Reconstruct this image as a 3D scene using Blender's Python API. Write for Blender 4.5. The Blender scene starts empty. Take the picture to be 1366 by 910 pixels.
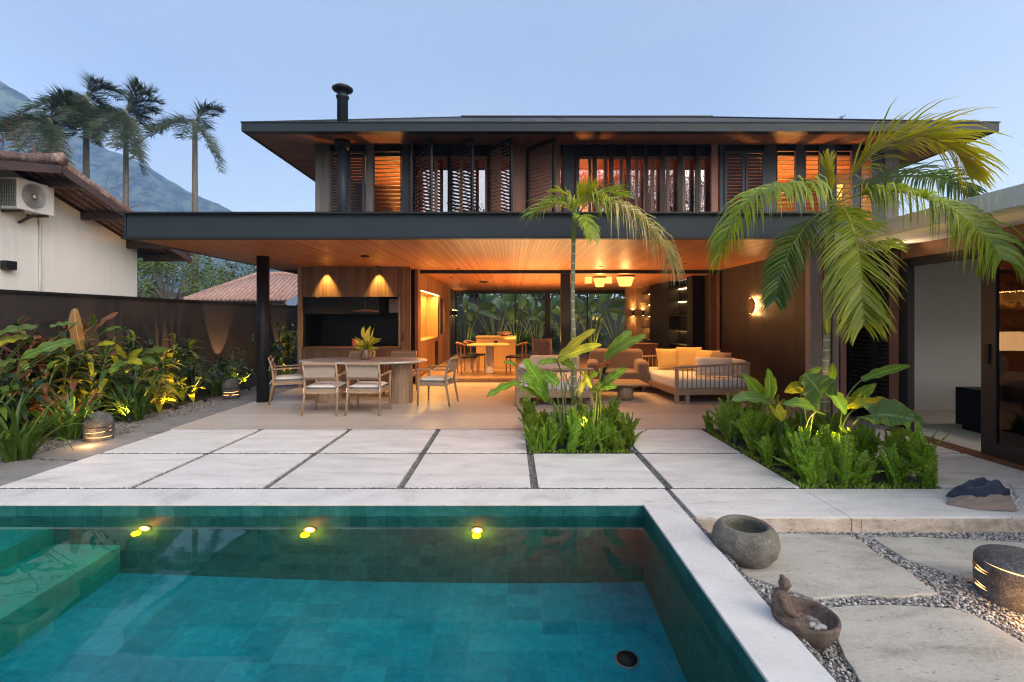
import bpy, math, random
import numpy as np
from mathutils import Vector as V, Matrix, Euler, noise
R = math.radians
random.seed(11)
F = 650.0            # focal length in photo pixels (1366 wide); principal point (683, 424); eye height 1.5 m
SC = bpy.context.scene
COL = SC.collection

# ---------------------------------------------------------------- camera, sky, sun, exposure
cd = bpy.data.cameras.new("camera"); cam = bpy.data.objects.new("camera", cd); COL.objects.link(cam)
cam.location = (0, 0, 1.5); cam.rotation_euler = (R(90), 0, 0)
cd.sensor_width = 36; cd.lens = 36 * F / 1366; cd.shift_y = -31 / 1366
cd.clip_start = 0.05; cd.clip_end = 6000
SC.camera = cam
W = bpy.data.worlds.new("World"); SC.world = W; W.use_nodes = True
wt = W.node_tree; bg = wt.nodes["Background"]
sk = wt.nodes.new("ShaderNodeTexSky"); sk.sky_type = 'NISHITA'; sk.sun_disc = False
SUN_EL, SUN_ROT = 38.0, 138.0
sk.sun_elevation = R(SUN_EL); sk.sun_rotation = R(SUN_ROT)
sk.air_density = 1.0; sk.dust_density = 3.4; sk.ozone_density = .6; sk.altitude = 0
# thin high cloud: the sky's own radiance mixed with a soft, faintly uneven white veil
tc = wt.nodes.new("ShaderNodeTexCoord"); mp = wt.nodes.new("ShaderNodeMapping"); mp.inputs['Scale'].default_value = (1, 1, 4.5); wt.links.new(tc.outputs['Generated'], mp.inputs[0])
nz_ = wt.nodes.new("ShaderNodeTexNoise"); nz_.inputs['Scale'].default_value = 1.7; nz_.inputs['Detail'].default_value = 6; nz_.inputs['Roughness'].default_value = .6; wt.links.new(mp.outputs[0], nz_.inputs['Vector'])
mr = wt.nodes.new("ShaderNodeMapRange"); mr.inputs[1].default_value = .3; mr.inputs[2].default_value = .75; mr.inputs[3].default_value = .28; mr.inputs[4].default_value = .52; wt.links.new(nz_.outputs[0], mr.inputs[0])
mxw = wt.nodes.new("ShaderNodeMix"); mxw.data_type = 'RGBA'; wt.links.new(mr.outputs[0], mxw.inputs[0]); wt.links.new(sk.outputs[0], mxw.inputs[6]); mxw.inputs[7].default_value = (2.12, 2.24, 2.36, 1)
wt.links.new(mxw.outputs[2], bg.inputs[0]); bg.inputs[1].default_value = 0.15
sd = bpy.data.lights.new("sun", 'SUN'); sun = bpy.data.objects.new("sun", sd); COL.objects.link(sun)
sd.energy = 0.85; sd.angle = R(60); sd.color = (1, .93, .84)
sun.rotation_euler = (R(90 - SUN_EL), 0, R(-(SUN_ROT - 180)))
SC.view_settings.view_transform = 'Standard'; SC.view_settings.look = 'None'
SC.view_settings.exposure = 1.42; SC.view_settings.gamma = 1
cy = SC.cycles
cy.use_denoising = True; cy.use_adaptive_sampling = False; cy.max_bounces = 8; cy.diffuse_bounces = 3; cy.glossy_bounces = 3
cy.transmission_bounces = 5; cy.transparent_max_bounces = 10; cy.sample_clamp_indirect = 3.0
cy.caustics_reflective = False; cy.caustics_refractive = True; cy.volume_bounces = 0
cy.blur_glossy = 0.5; cy.filter_width = 1.15

# ---------------------------------------------------------------- helpers
def P(px, py, D): return V(((px - 683) / F * D, D, 1.5 - (py - 424) / F * D))
def G(px, py, z=0.0):
    D = (1.5 - z) * F / (py - 424); return V(((px - 683) / F * D, D, z))
def XP(px, D): return (px - 683) / F * D

def link(o, parent=None):
    COL.objects.link(o)
    if parent is not None: o.parent = parent
    return o
def tag(o, label=None, cat=None, group=None, kind=None):
    if label: o['label'] = label
    if cat: o['category'] = cat
    if group: o['group'] = group
    if kind: o['kind'] = kind
    return o
def empty(name, label=None, cat=None, loc=(0, 0, 0), rz=0.0, group=None, s=1.0):
    o = bpy.data.objects.new(name, None); o.empty_display_size = .1
    o.location = loc; o.rotation_euler = (0, 0, rz); o.scale = (s, s, s)
    link(o); return tag(o, label, cat, group)
def copy_tree(o, parent=None):
    c = o.copy(); COL.objects.link(c); c.parent = parent
    for ch in list(o.children): copy_tree(ch, c)
    return c
def dup(o, loc, rz, label, s=1.0, group=None):
    c = copy_tree(o); c.location = loc; c.rotation_euler = (0, 0, rz); c.scale = (s, s, s); c['label'] = label
    if group: c['group'] = group
    return c

class MB:
    def __init__(s): s.v = []; s.f = []
    def add(s, vs, fs):
        n = len(s.v); s.v += [tuple(p) for p in vs]; s.f += [tuple(i + n for i in f) for f in fs]; return s
    def box(s, x0, x1, y0, y1, z0, z1, M=None):
        vs = [V((x, y, z)) for z in (z0, z1) for y in (y0, y1) for x in (x0, x1)]
        if M is not None: vs = [M @ p for p in vs]
        return s.add(vs, [(0, 2, 3, 1), (4, 5, 7, 6), (0, 1, 5, 4), (2, 6, 7, 3), (0, 4, 6, 2), (1, 3, 7, 5)])
    def bar(s, a, b, w, h, up=(0, 0, 1)):
        a, b = V(a), V(b); d = (b - a); L = d.length; d.normalize(); up = V(up)
        x = d.cross(up)
        if x.length < 1e-3: x = d.cross(V((0, 1, 0)))
        x.normalize(); z = x.cross(d)
        M = Matrix((( x.x, d.x, z.x, a.x), (x.y, d.y, z.y, a.y), (x.z, d.z, z.z, a.z), (0, 0, 0, 1)))
        return s.box(-w / 2, w / 2, 0, L, -h / 2, h / 2, M)
    def tube(s, pts, rad, n=8, cap=True):
        pts = [V(p) for p in pts]
        if not hasattr(rad, '__len__'): rad = [rad] * len(pts)
        vs = []; fs = []; prev = None
        for i, p in enumerate(pts):
            t = (pts[min(i + 1, len(pts) - 1)] - pts[max(i - 1, 0)]).normalized()
            if prev is None:
                u = t.orthogonal().normalized()
            else:
                u = (prev - t * prev.dot(t)); u = u.normalized() if u.length > 1e-5 else t.orthogonal().normalized()
            prev = u; w = t.cross(u)
            for k in range(n):
                a = 2 * math.pi * k / n
                vs.append(p + (u * math.cos(a) + w * math.sin(a)) * rad[i])
        for i in range(len(pts) - 1):
            for k in range(n):
                fs.append((i * n + k, i * n + (k + 1) % n, (i + 1) * n + (k + 1) % n, (i + 1) * n + k))
        if cap:
            fs.append(tuple(range(n - 1, -1, -1))); b = (len(pts) - 1) * n; fs.append(tuple(b + k for k in range(n)))
        return s.add(vs, fs)
    def lathe(s, prof, c=(0, 0, 0), n=24, M=None, wob=0.0):
        c = V(c); vs = []; fs = []; m = len(prof)
        for i, (r, z) in enumerate(prof):
            for k in range(n):
                a = 2 * math.pi * k / n
                rr = r * (1 + wob * noise.noise(V((math.cos(a) * 1.5, math.sin(a) * 1.5, z * 4 + 3))))
                p = V((rr * math.cos(a), rr * math.sin(a), z))
                if M is not None: p = M @ p
                vs.append(p + c)
        for i in range(m - 1):
            for k in range(n):
                fs.append((i * n + k, i * n + (k + 1) % n, (i + 1) * n + (k + 1) % n, (i + 1) * n + k))
        if prof[0][0] > 1e-4: fs.append(tuple(range(n - 1, -1, -1)))
        if prof[-1][0] > 1e-4: fs.append(tuple((m - 1) * n + k for k in range(n)))
        return s.add(vs, fs)
    def prism(s, poly, z0, z1):
        n = len(poly); vs = [(x, y, z0) for x, y in poly] + [(x, y, z1) for x, y in poly]
        fs = [tuple(range(n - 1, -1, -1)), tuple(range(n, 2 * n))] + [(k, (k + 1) % n, n + (k + 1) % n, n + k) for k in range(n)]
        return s.add(vs, fs)
    def ball(s, c, r, n=10, m=6, sc=(1, 1, 1), jit=0.0):
        vs = []; fs = []; c = V(c)
        for i in range(m + 1):
            th = math.pi * i / m
            for k in range(n):
                a = 2 * math.pi * k / n
                j = 1 + jit * (random.random() - .5)
                vs.append(c + V((math.sin(th) * math.cos(a) * sc[0], math.sin(th) * math.sin(a) * sc[1], math.cos(th) * sc[2])) * r * j)
        for i in range(m):
            for k in range(n):
                fs.append((i * n + k, (i + 1) * n + k, (i + 1) * n + (k + 1) % n, i * n + (k + 1) % n))
        return s.add(vs, fs)
    def pillow(s, M, w, h, t, n=10, e=.5):
        vs = []; fs = []
        for sgn in (1, -1):
            b = len(vs)
            for j in range(n + 1):
                for i in range(n + 1):
                    u = 2 * i / n - 1; v = 2 * j / n - 1
                    th = ((1 - u ** 4) * (1 - v ** 4)) ** e
                    pin = 1 - .06 * (1 - (u * v) ** 2) * (abs(u) ** 6 + abs(v) ** 6)
                    wr = .05 * t * noise.noise(V((u * 2.2, v * 2.2, sgn * 3.1 + w * 7)))
                    vs.append(M @ V((u * w / 2 * pin, v * h / 2 * pin, sgn * (t / 2 * th) + wr * (th > 0))))
            for j in range(n):
                for i in range(n):
                    q = (b + j * (n + 1) + i, b + j * (n + 1) + i + 1, b + (j + 1) * (n + 1) + i + 1, b + (j + 1) * (n + 1) + i)
                    fs.append(q if sgn > 0 else q[::-1])
        return s.add(vs, fs)
    def leaf(s, p0, p1, w, nrm=(0, -.5, .85), arch=.12, fold=.25, n=6, kind='lance', wav=0.0, twist=0.0, droop=0.0):
        p0, p1 = V(p0), V(p1); d = p1 - p0; L = d.length
        if L < 1e-5: return s
        t = d / L; nn = V(nrm); side = t.cross(nn)
        if side.length < 1e-3: side = t.orthogonal()
        side.normalize(); nn = side.cross(t)
        if nn.dot(V(nrm)) < 0: nn = -nn
        vs = []; fs = []; ph = random.random() * 9
        for i in range(n + 1):
            u = i / n
            if kind == 'lance': ww = math.sin(math.pi * min(1, u * .92 + .08)) ** .75 * (1 - .25 * u)
            elif kind == 'paddle': ww = math.sin(math.pi * (u * .93 + .05)) ** .5
            elif kind == 'heart': ww = (math.sin(math.pi * (.30 + .70 * u)) ** .8) if u > 0 else .70
            else: ww = 1 - u * .85
            if u >= 1: ww = .02
            hw = w / 2 * ww * (1 + wav * .35 * math.sin(u * 23 + ph))
            c = p0 + d * u + nn * (L * arch * 4 * u * (1 - u)) - V((0, 0, 1)) * (droop * L * u * u)
            tw = twist * u
            sd = side * math.cos(tw) + nn * math.sin(tw); nr = nn * math.cos(tw) - side * math.sin(tw)
            wv = wav * w * .35 * math.sin(u * 19 + ph)
            lift = hw * fold
            back = -t * (w * .28 if (kind == 'heart' and i == 0) else 0)
            vs += [c - sd * hw + nr * (lift + wv) + back, c, c + sd * hw + nr * (lift - wv) + back]
        for i in range(n):
            a = i * 3
            fs += [(a, a + 1, a + 4, a + 3), (a + 1, a + 2, a + 5, a + 4)]
        return s.add(vs, fs)
    def each(s, name, mat, parent=None, **k):
        for i in range(0, len(s.v), 8):
            m = MB(); m.v = s.v[i:i + 8]; m.f = [tuple(q - i for q in f) for f in s.f[i // 8 * 6:i // 8 * 6 + 6]]; o = m.build(name, mat, parent, **k)
        return o
    def build(s, name, mat, parent=None, smooth=False, bevel=0.0, seg=2, loc=None):
        me = bpy.data.meshes.new(name); me.from_pydata(s.v, [], s.f); me.update()
        if mat is not None: me.materials.append(mat)
        if smooth: me.polygons.foreach_set('use_smooth', [True] * len(me.polygons))
        o = bpy.data.objects.new(name, me); link(o, parent)
        if loc is not None: o.location = loc
        if bevel:
            b = o.modifiers.new('b', 'BEVEL'); b.width = bevel; b.segments = seg; b.limit_method = 'ANGLE'; b.angle_limit = R(40)
            b.harden_normals = False
        return o

def npmesh(name, verts, faces, mat, parent=None, smooth=False):
    me = bpy.data.meshes.new(name); k = faces.shape[1]
    me.vertices.add(len(verts)); me.vertices.foreach_set('co', verts.astype(np.float32).ravel())
    me.loops.add(faces.size); me.loops.foreach_set('vertex_index', faces.astype(np.int32).ravel())
    me.polygons.add(len(faces)); me.polygons.foreach_set('loop_start', np.arange(0, faces.size, k, dtype=np.int32))
    me.update(calc_edges=True); me.validate()
    if smooth: me.polygons.foreach_set('use_smooth', [True] * len(me.polygons))
    me.materials.append(mat)
    return link(bpy.data.objects.new(name, me), parent)

# ---------------------------------------------------------------- materials
class NT:
    def __init__(s, name):
        s.m = bpy.data.materials.new(name); s.m.use_nodes = True; s.t = s.m.node_tree; s.t.nodes.clear()
        s.out = s.t.nodes.new('ShaderNodeOutputMaterial')
    def n(s, ty, **kw):
        nd = s.t.nodes.new(ty)
        for k, v in kw.items():
            if k in nd.inputs.keys() if isinstance(k, str) else False: pass
            setattr(nd, k, v)
        return nd
    def l(s, a, b): s.t.links.new(a, b)
    def co(s): return s.n('ShaderNodeTexCoord').outputs['Object']
    def math(s, op, a, b=0.0, clamp=False):
        nd = s.n('ShaderNodeMath', operation=op); nd.use_clamp = clamp
        for i, x in enumerate((a, b)):
            if hasattr(x, 'links'): s.l(x, nd.inputs[i])
            else: nd.inputs[i].default_value = x
        return nd.outputs[0]
    def mapv(s, vec, scale):
        nd = s.n('ShaderNodeMapping'); s.l(vec, nd.inputs[0]); nd.inputs['Scale'].default_value = scale; return nd.outputs[0]
    def noise(s, vec, scale, det=4, rough=.55, dist=0):
        nd = s.n('ShaderNodeTexNoise'); s.l(vec, nd.inputs['Vector']); nd.inputs['Scale'].default_value = scale
        nd.inputs['Detail'].default_value = det; nd.inputs['Roughness'].default_value = rough; nd.inputs['Distortion'].default_value = dist
        return nd.outputs[0]
    def ramp(s, fac, stops):
        nd = s.n('ShaderNodeValToRGB'); s.l(fac, nd.inputs[0]); e = nd.color_ramp.elements
        while len(e) < len(stops): e.new(.5)
        for i, (p, c) in enumerate(stops): e[i].position = p; e[i].color = (*c, 1) if len(c) == 3 else c
        return nd.outputs[0]
    def mix(s, fac, a, b, bt='MIX'):
        nd = s.n('ShaderNodeMix', data_type='RGBA', blend_type=bt)
        for sock, x in ((nd.inputs[0], fac), (nd.inputs[6], a), (nd.inputs[7], b)):
            if hasattr(x, 'links'): s.l(x, sock)
            else: sock.default_value = x if isinstance(x, (int, float)) else (*x, 1)
        return nd.outputs[2]
    def bump(s, h, strength=.3, dist=.01):
        nd = s.n('ShaderNodeBump'); s.l(h, nd.inputs['Height']); nd.inputs['Strength'].default_value = strength; nd.inputs['Distance'].default_value = dist
        return nd.outputs[0]
    def principled(s, col, rough=.6, bump=None, metal=0, spec=.5, **kw):
        b = s.n('ShaderNodeBsdfPrincipled')
        if hasattr(col, 'links'): s.l(col, b.inputs['Base Color'])
        else: b.inputs['Base Color'].default_value = (*col, 1)
        if hasattr(rough, 'links'): s.l(rough, b.inputs['Roughness'])
        else: b.inputs['Roughness'].default_value = rough
        b.inputs['Metallic'].default_value = metal; b.inputs['Specular IOR Level'].default_value = spec
        if bump is not None: s.l(bump, b.inputs['Normal'])
        for k, v in kw.items(): b.inputs[k].default_value = v
        s.l(b.outputs[0], s.out.inputs[0]); return b

def m_plain(name, col, rough=.5, metal=0, var=.15, scale=6, bumps=0.0, spec=.5):
    t = NT(name); c = t.co(); nz = t.noise(c, scale, 5)
    cc = t.mix(nz, tuple(x * (1 - var) for x in col), tuple(min(1, x * (1 + var)) for x in col))
    r = t.math('ADD', t.math('MULTIPLY', t.noise(c, scale * 2.3, 3), .2), rough - .1)
    t.principled(cc, r, t.bump(t.noise(c, scale * 12, 3), bumps, .004) if bumps else None, metal, spec); return t.m

def m_boards(name, ca, cb, across, along, bw, rough=.55, groove=.06, gcol=.25, grain=1.0, spec=.22):
    """boards: `across` axis index the boards repeat on, `along` the grain axis"""
    t = NT(name); c = t.co(); sp = t.n('ShaderNodeSeparateXYZ'); t.l(c, sp.inputs[0])
    q = t.math('DIVIDE', sp.outputs[across], bw); idx = t.math('FLOOR', q); fr = t.math('FRACT', q)
    wn = t.n('ShaderNodeTexWhiteNoise', noise_dimensions='1D'); t.l(idx, wn.inputs['W'])
    sc = [14.0, 14.0, 14.0]; sc[along] = .9
    va = t.n('ShaderNodeVectorMath', operation='ADD'); t.l(t.mapv(c, sc), va.inputs[0])
    cmb = t.n('ShaderNodeCombineXYZ'); t.l(t.math('MULTIPLY', wn.outputs[0], 37.0), cmb.inputs[(across + 1) % 3]); t.l(cmb.outputs[0], va.inputs[1])
    gr = t.noise(va.outputs[0], 1.6, 6, .65, .6)
    base = t.mix(wn.outputs[0], ca, cb)
    dark = t.mix(gr, (.45, .42, .40), (1.35, 1.35, 1.35))
    col = t.mix(grain, base, t.mix(1.0, base, dark, 'MULTIPLY'))
    e = t.math('LESS_THAN', fr, groove)
    col = t.mix(t.math('MULTIPLY', e, 1 - gcol), col, (.012, .008, .006))
    h = t.math('SUBTRACT', t.math('MULTIPLY', gr, .15), e)
    t.principled(col, rough, t.bump(h, .6, .006), 0, spec); return t.m

def m_wood(name, ca, cb, along=2, rough=.55):
    t = NT(name); c = t.co(); sc = [9.0, 9.0, 9.0]; sc[along] = .8
    gr = t.noise(t.mapv(c, sc), 3.0, 6, .65, 1.0)
    t.principled(t.ramp(gr, [(.28, ca), (.72, cb)]), rough, t.bump(gr, .25, .003)); return t.m

def m_stone(name, stops, scale=2.5, rough=.7, stretch=(1, 1, 1), fine=60, bumps=.35, pits=0.0, objvar=0.0, fk=.2):
    t = NT(name); c = t.co(); v = t.mapv(c, stretch)
    a = t.noise(v, scale, 8, .62, .5); b = t.noise(c, fine, 4, .6)
    col = t.ramp(t.math('ADD', t.math('MULTIPLY', a, 1 - fk), t.math('MULTIPLY', b, fk)), stops)
    if pits:
        p = t.noise(v, scale * 9, 3, .7)
        pm = t.ramp(p, [(.62, (0, 0, 0)), (.70, (1, 1, 1))])
        col = t.mix(t.math('MULTIPLY', pm, pits), col, tuple(x * .45 for x in stops[0][1]))
    if objvar:
        oi = t.n('ShaderNodeObjectInfo'); k = t.math('ADD', t.math('MULTIPLY', oi.outputs['Random'], objvar), 1 - objvar / 2)
        cv = t.n('ShaderNodeCombineColor'); [t.l(k, cv.inputs[i]) for i in range(3)]
        col = t.mix(1.0, col, cv.outputs[0], 'MULTIPLY')
    t.principled(col, rough, t.bump(t.math('ADD', a, b), bumps, .004)); return t.m

def m_leaf(name, ca, cb, rough=.42, trans=.35, scale=9.0, tint=None, vein=0.0):
    t = NT(name); c = t.co(); oi = t.n('ShaderNodeObjectInfo')
    nz = t.noise(c, scale, 3)
    geo = t.n('ShaderNodeNewGeometry')
    k = t.math('ADD', t.math('MULTIPLY', nz, .6), t.math('MULTIPLY', geo.outputs['Random Per Island'], .55))
    col = t.ramp(k, [(.2, ca), (.85, cb)]); bmp = None
    if vein:
        at = t.n('ShaderNodeAttribute'); at.attribute_name = 'lf'; sp = t.n('ShaderNodeSeparateXYZ'); t.l(at.outputs['Vector'], sp.inputs[0])
        av = t.math('ABSOLUTE', sp.outputs[1]); ph = t.math('FRACT', t.math('SUBTRACT', t.math('MULTIPLY', sp.outputs[0], vein), t.math('MULTIPLY', av, 1.4)))
        ln = t.math('MULTIPLY', t.math('LESS_THAN', ph, .14), .45); mr = t.math('LESS_THAN', av, .07)
        vn = t.math('MAXIMUM', ln, mr); col = t.mix(t.math('MULTIPLY', vn, .55), col, tuple(min(1, x * 2.2 + .06) for x in cb)); bmp = t.bump(t.math('SUBTRACT', ph, vn), .5, .006)
        eg = t.math('MULTIPLY', t.math('GREATER_THAN', t.math('ADD', av, t.math('MULTIPLY', nz, .25)), 1.06), .6); col = t.mix(eg, col, (.30, .24, .05))
    hs = t.n('ShaderNodeHueSaturation'); t.l(col, hs.inputs['Color'])
    t.l(t.math('ADD', t.math('MULTIPLY', oi.outputs['Random'], .03), .485), hs.inputs['Hue'])
    t.l(t.math('ADD', t.math('MULTIPLY', oi.outputs['Random'], .4), .8), hs.inputs['Value'])
    b = t.principled(hs.outputs[0], rough, bmp, 0, .45)
    tr = t.n('ShaderNodeBsdfTranslucent')
    tc = t.mix(1.0, hs.outputs[0], tint or (1.3, 1.3, .5), 'MULTIPLY'); t.l(tc, tr.inputs[0])
    mx = t.n('ShaderNodeMixShader'); mx.inputs[0].default_value = trans
    t.l(b.outputs[0], mx.inputs[1]); t.l(tr.outputs[0], mx.inputs[2]); t.l(mx.outputs[0], t.out.inputs[0]); return t.m

def m_emit(name, col, st):
    t = NT(name); e = t.n('ShaderNodeEmission'); e.inputs[0].default_value = (*col, 1); e.inputs[1].default_value = st
    t.l(e.outputs[0], t.out.inputs[0]); return t.m

def m_fabric(name, col, rough=.9, sc=400):
    t = NT(name); c = t.co(); w = t.noise(c, sc, 2); n2 = t.noise(c, 5, 3)
    t.principled(t.mix(n2, tuple(x * .88 for x in col), tuple(min(1, x * 1.08) for x in col)), rough, t.bump(t.math('ADD', w, t.math('MULTIPLY', n2, 2)), .3, .003), 0, .2, **{'Sheen Weight': .2})
    return t.m

M = {}
M['soffit'] = m_boards('soffit_boards', (.36, .135, .052), (.54, .225, .095), 0, 1, .062, .42, .10, .3, .75)
M['soffit_up'] = m_boards('upper_soffit_boards', (.34, .14, .085), (.48, .21, .125), 0, 1, .07, .5, .10, .3, .8)
M['soffit_side'] = m_boards('upper_soffit_side_boards', (.34, .14, .085), (.48, .21, .125), 1, 0, .07, .5, .10, .3, .8)
M['clad'] = m_boards('vertical_cladding', (.20, .12, .075), (.30, .185, .12), 0, 2, .085, .6, .06, .2)
M['clad_y'] = m_boards('vertical_cladding_side', (.30, .15, .075), (.42, .22, .11), 1, 2, .16, .55, .03, .2)
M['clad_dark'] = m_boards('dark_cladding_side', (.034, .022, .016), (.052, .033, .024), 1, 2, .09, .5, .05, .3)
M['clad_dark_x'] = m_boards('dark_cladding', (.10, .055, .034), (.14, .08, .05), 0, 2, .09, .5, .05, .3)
M['clad_grey'] = m_boards('weathered_cladding', (.13, .125, .12), (.20, .19, .18), 0, 2, .09, .7, .05, .3)
M['redwood'] = m_wood('red_timber', (.17, .075, .05), (.29, .13, .085), 2)
M['orangewood'] = m_boards('warm_room_boards', (.42, .20, .09), (.55, .28, .13), 1, 0, .12, .5, .03, .3)
M['black'] = m_plain('black_steel', (.012, .013, .015), .45, 0, .1, 3, 0, .3)
M['steel'] = m_plain('sky_tinted_steel', (.020, .029, .038), .5, .0, .12, 1.2, 0, .25)  # black steel; the blue grey of reflected sky is put into its colour
M['shutter'] = m_plain('blue_grey_shutter_paint', (.035, .045, .058), .5, 0, .12, 2, 0, .3)
M['darkstone'] = m_plain('black_stone', (.010, .010, .011), .5, 0, .2, 8, 0, .25)
M['slab'] = m_stone('pale_limestone', [(.30, (.38, .36, .33)), (.43, (.58, .56, .53)), (.55, (.66, .64, .61)), (.70, (.76, .74, .71))], 2.1, .62, (.8, 2.6, 1), 55, .4, .6, .10, .3)
M['coping'] = m_stone('coping_limestone', [(.28, (.40, .385, .365)), (.45, (.58, .57, .545)), (.7, (.70, .685, .66))], 3.0, .6, (1, 1, 1), 42, .3, .4)
M['stepface'] = m_stone('travertine_edge', [(.3, (.24, .18, .14)), (.46, (.46, .38, .31)), (.62, (.62, .55, .48)), (.8, (.72, .66, .6))], 4, .8, (1, 1, 2), 30, .8, .9)
M['flag'] = m_stone('flagstone', [(.30, (.24, .22, .185)), (.42, (.36, .34, .285)), (.52, (.44, .425, .375)), (.62, (.48, .46, .41)), (.72, (.52, .42, .33))], 1.9, .75, (1.1, 2.6, 1), 60, .9, .6, .14, .32)
M['greyflag'] = m_stone('grey_flagstone', [(.2, (.13, .125, .12)), (.5, (.21, .205, .195)), (.8, (.29, .28, .26))], 2.2, .8, (1, 1.6, 1), 60, .5, .3, .2)
M['gravel'] = m_stone('gravel_bed', [(.3, (.10, .095, .088)), (.7, (.20, .19, .18))], 40, .9, (1, 1, 1), 140, 1.0)
M['soil'] = m_stone('soil', [(.3, (.025, .018, .012)), (.7, (.06, .042, .03))], 18, .95, (1, 1, 1), 120, 1.0)
M['lawn'] = m_stone('lawn', [(.3, (.03, .045, .015)), (.7, (.06, .08, .03))], 12, .95, (1, 1, 1), 90, 1.0)
M['bowl'] = m_stone('weathered_stone_bowl', [(.32, (.045, .042, .034)), (.48, (.13, .12, .10)), (.60, (.20, .185, .155)), (.75, (.34, .32, .28))], 12, .95, (1, 1, 1), 110, 1.0, .7, 0, .5)
M['clay'] = m_stone('brown_clay', [(.32, (.035, .024, .019)), (.5, (.11, .075, .058)), (.72, (.24, .18, .15))], 18, .85, (1, 1, 1), 160, 1.0, .4, 0, .45)
M['lantern'] = m_stone('dark_lantern_stone', [(.34, (.03, .028, .028)), (.5, (.075, .07, .07)), (.7, (.24, .23, .22))], 10, .9, (1, 1, 1), 110, 1.0, .6, 0, .5)
M['white'] = m_stone('white_plaster', [(.3, (.62, .60, .57)), (.5, (.76, .75, .72)), (.7, (.80, .79, .77))], 1.3, .9, (1, 1.6, .35), 25, .2)
M['plaster_in'] = m_plain('inner_plaster', (.62, .61, .60), .85, 0, .04, 1.5, .1)
M['concrete'] = m_stone('pale_concrete', [(.2, (.36, .35, .32)), (.5, (.50, .49, .45)), (.8, (.58, .56, .52))], 2.5, .85, (1, 1, 1), 70, .4, .2)
M['wallbrown'] = m_plain('brown_painted_wall', (.021, .017, .017), .75, 0, .12, 1.2, .2)
M['walldark'] = m_plain('slate_painted_wall', (.012, .017, .018), .75, 0, .12, 1.2, .2)
M['teak'] = m_wood('weathered_teak', (.25, .155, .095), (.42, .285, .18), 2)
M['teak_h'] = m_wood('weathered_teak_rail', (.25, .155, .095), (.42, .285, .18), 0)
M['teak_y'] = m_wood('weathered_teak_side', (.25, .155, .095), (.42, .285, .18), 1)
M['brownwood'] = m_wood('brown_timber', (.12, .055, .03), (.24, .115, .06), 0, .45)
M['rope'] = m_stone('woven_cord', [(.3, (.22, .17, .13)), (.7, (.38, .31, .25))], 90, .9, (1, 1, 3), 300, .9)
M['cream'] = m_fabric('cream_fabric', (.66, .62, .55))
M['whitefab'] = m_fabric('white_linen', (.74, .72, .68))
M['mustard'] = m_fabric('golden_linen', (.62, .42, .16))
M['beige'] = m_fabric('taupe_fabric', (.24, .17, .12))
M['navyfab'] = m_fabric('navy_canvas', (.022, .032, .055))
M['taupefab'] = m_fabric('taupe_canvas', (.25, .19, .155))
M['tabletop'] = m_stone('pale_table_stone', [(.2, (.42, .38, .34)), (.5, (.58, .54, .49)), (.8, (.66, .63, .58))], 6, .22, (1, 1, 1), 50, .05)
M['lamp_amber'] = m_emit('amber_lamp', (1, .50, .14), 14)
M['lamp_soft'] = m_emit('soft_amber_lamp', (1, .36, .08), 1.1)
M['lamp_hot'] = m_emit('hot_amber_lamp', (1, .62, .22), 60)
M['led'] = m_emit('led_strip', (1, .58, .20), 18)
M['pool_lamp'] = m_emit('pool_lamp', (1, .36, .02), 120)
M['acwhite'] = m_plain('white_appliance', (.66, .68, .70), .4, 0, .04, 2)
M['acgrey'] = m_plain('grey_grille', (.14, .16, .17), .5, 0, .1, 4)
M['tileroof_dark'] = m_stone('dark_roof_tile', [(.3, (.06, .035, .03)), (.5, (.16, .09, .075)), (.7, (.40, .33, .28))], 9, .85)  # darker, mottled version of the clay roof tile
M['tileroof'] = m_stone('clay_roof_tile', [(.2, (.20, .11, .09)), (.5, (.33, .20, .165)), (.8, (.44, .31, .27))], 5, .85, (1, 1, 1), 40, .4, 0)
M['shingle'] = m_boards('dark_roof_shingle', (.04, .045, .05), (.07, .075, .085), 0, 1, .25, .7, .06, .2)
M['rooftimber'] = m_wood('dark_roof_timber', (.035, .020, .020), (.075, .048, .045), 1, .7)
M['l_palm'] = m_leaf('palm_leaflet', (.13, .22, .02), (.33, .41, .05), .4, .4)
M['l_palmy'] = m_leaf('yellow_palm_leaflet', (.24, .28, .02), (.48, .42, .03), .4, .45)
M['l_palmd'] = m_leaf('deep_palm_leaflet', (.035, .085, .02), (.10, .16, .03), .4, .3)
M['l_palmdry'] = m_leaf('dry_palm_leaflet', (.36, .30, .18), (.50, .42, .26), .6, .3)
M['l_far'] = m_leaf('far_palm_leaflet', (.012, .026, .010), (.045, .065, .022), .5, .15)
M['l_fern'] = m_leaf('fern_pinna', (.09, .20, .012), (.30, .46, .035), .5, .45)
M['l_broad'] = m_leaf('broad_leaf', (.045, .115, .014), (.15, .24, .025), .35, .35)
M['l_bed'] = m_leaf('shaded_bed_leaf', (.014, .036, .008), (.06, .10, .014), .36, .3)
M['l_yellow'] = m_leaf('yellow_green_or_lit_leaf', (.22, .26, .02), (.42, .38, .03), .38, .4)  # yellow green foliage; on lit leaves the warm lamp light is put into this colour
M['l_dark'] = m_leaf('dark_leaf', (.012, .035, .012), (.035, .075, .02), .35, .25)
M['l_alo'] = m_leaf('elephant_ear_leaf', (.05, .13, .03), (.11, .22, .06), .32, .3, 5)
M['v_broad'] = m_leaf('veined_broad_leaf', (.06, .15, .015), (.18, .30, .025), .35, .4, 7, None, 13)
M['v_yellow'] = m_leaf('veined_yellow_or_lit_leaf', (.24, .30, .02), (.46, .44, .03), .38, .45, 7, None, 13)  # veined version; yellow lamp light on lit leaves is part of the colour
M['v_alo'] = m_leaf('veined_elephant_ear', (.06, .15, .035), (.13, .25, .065), .3, .3, 5, None, 9)
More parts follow.
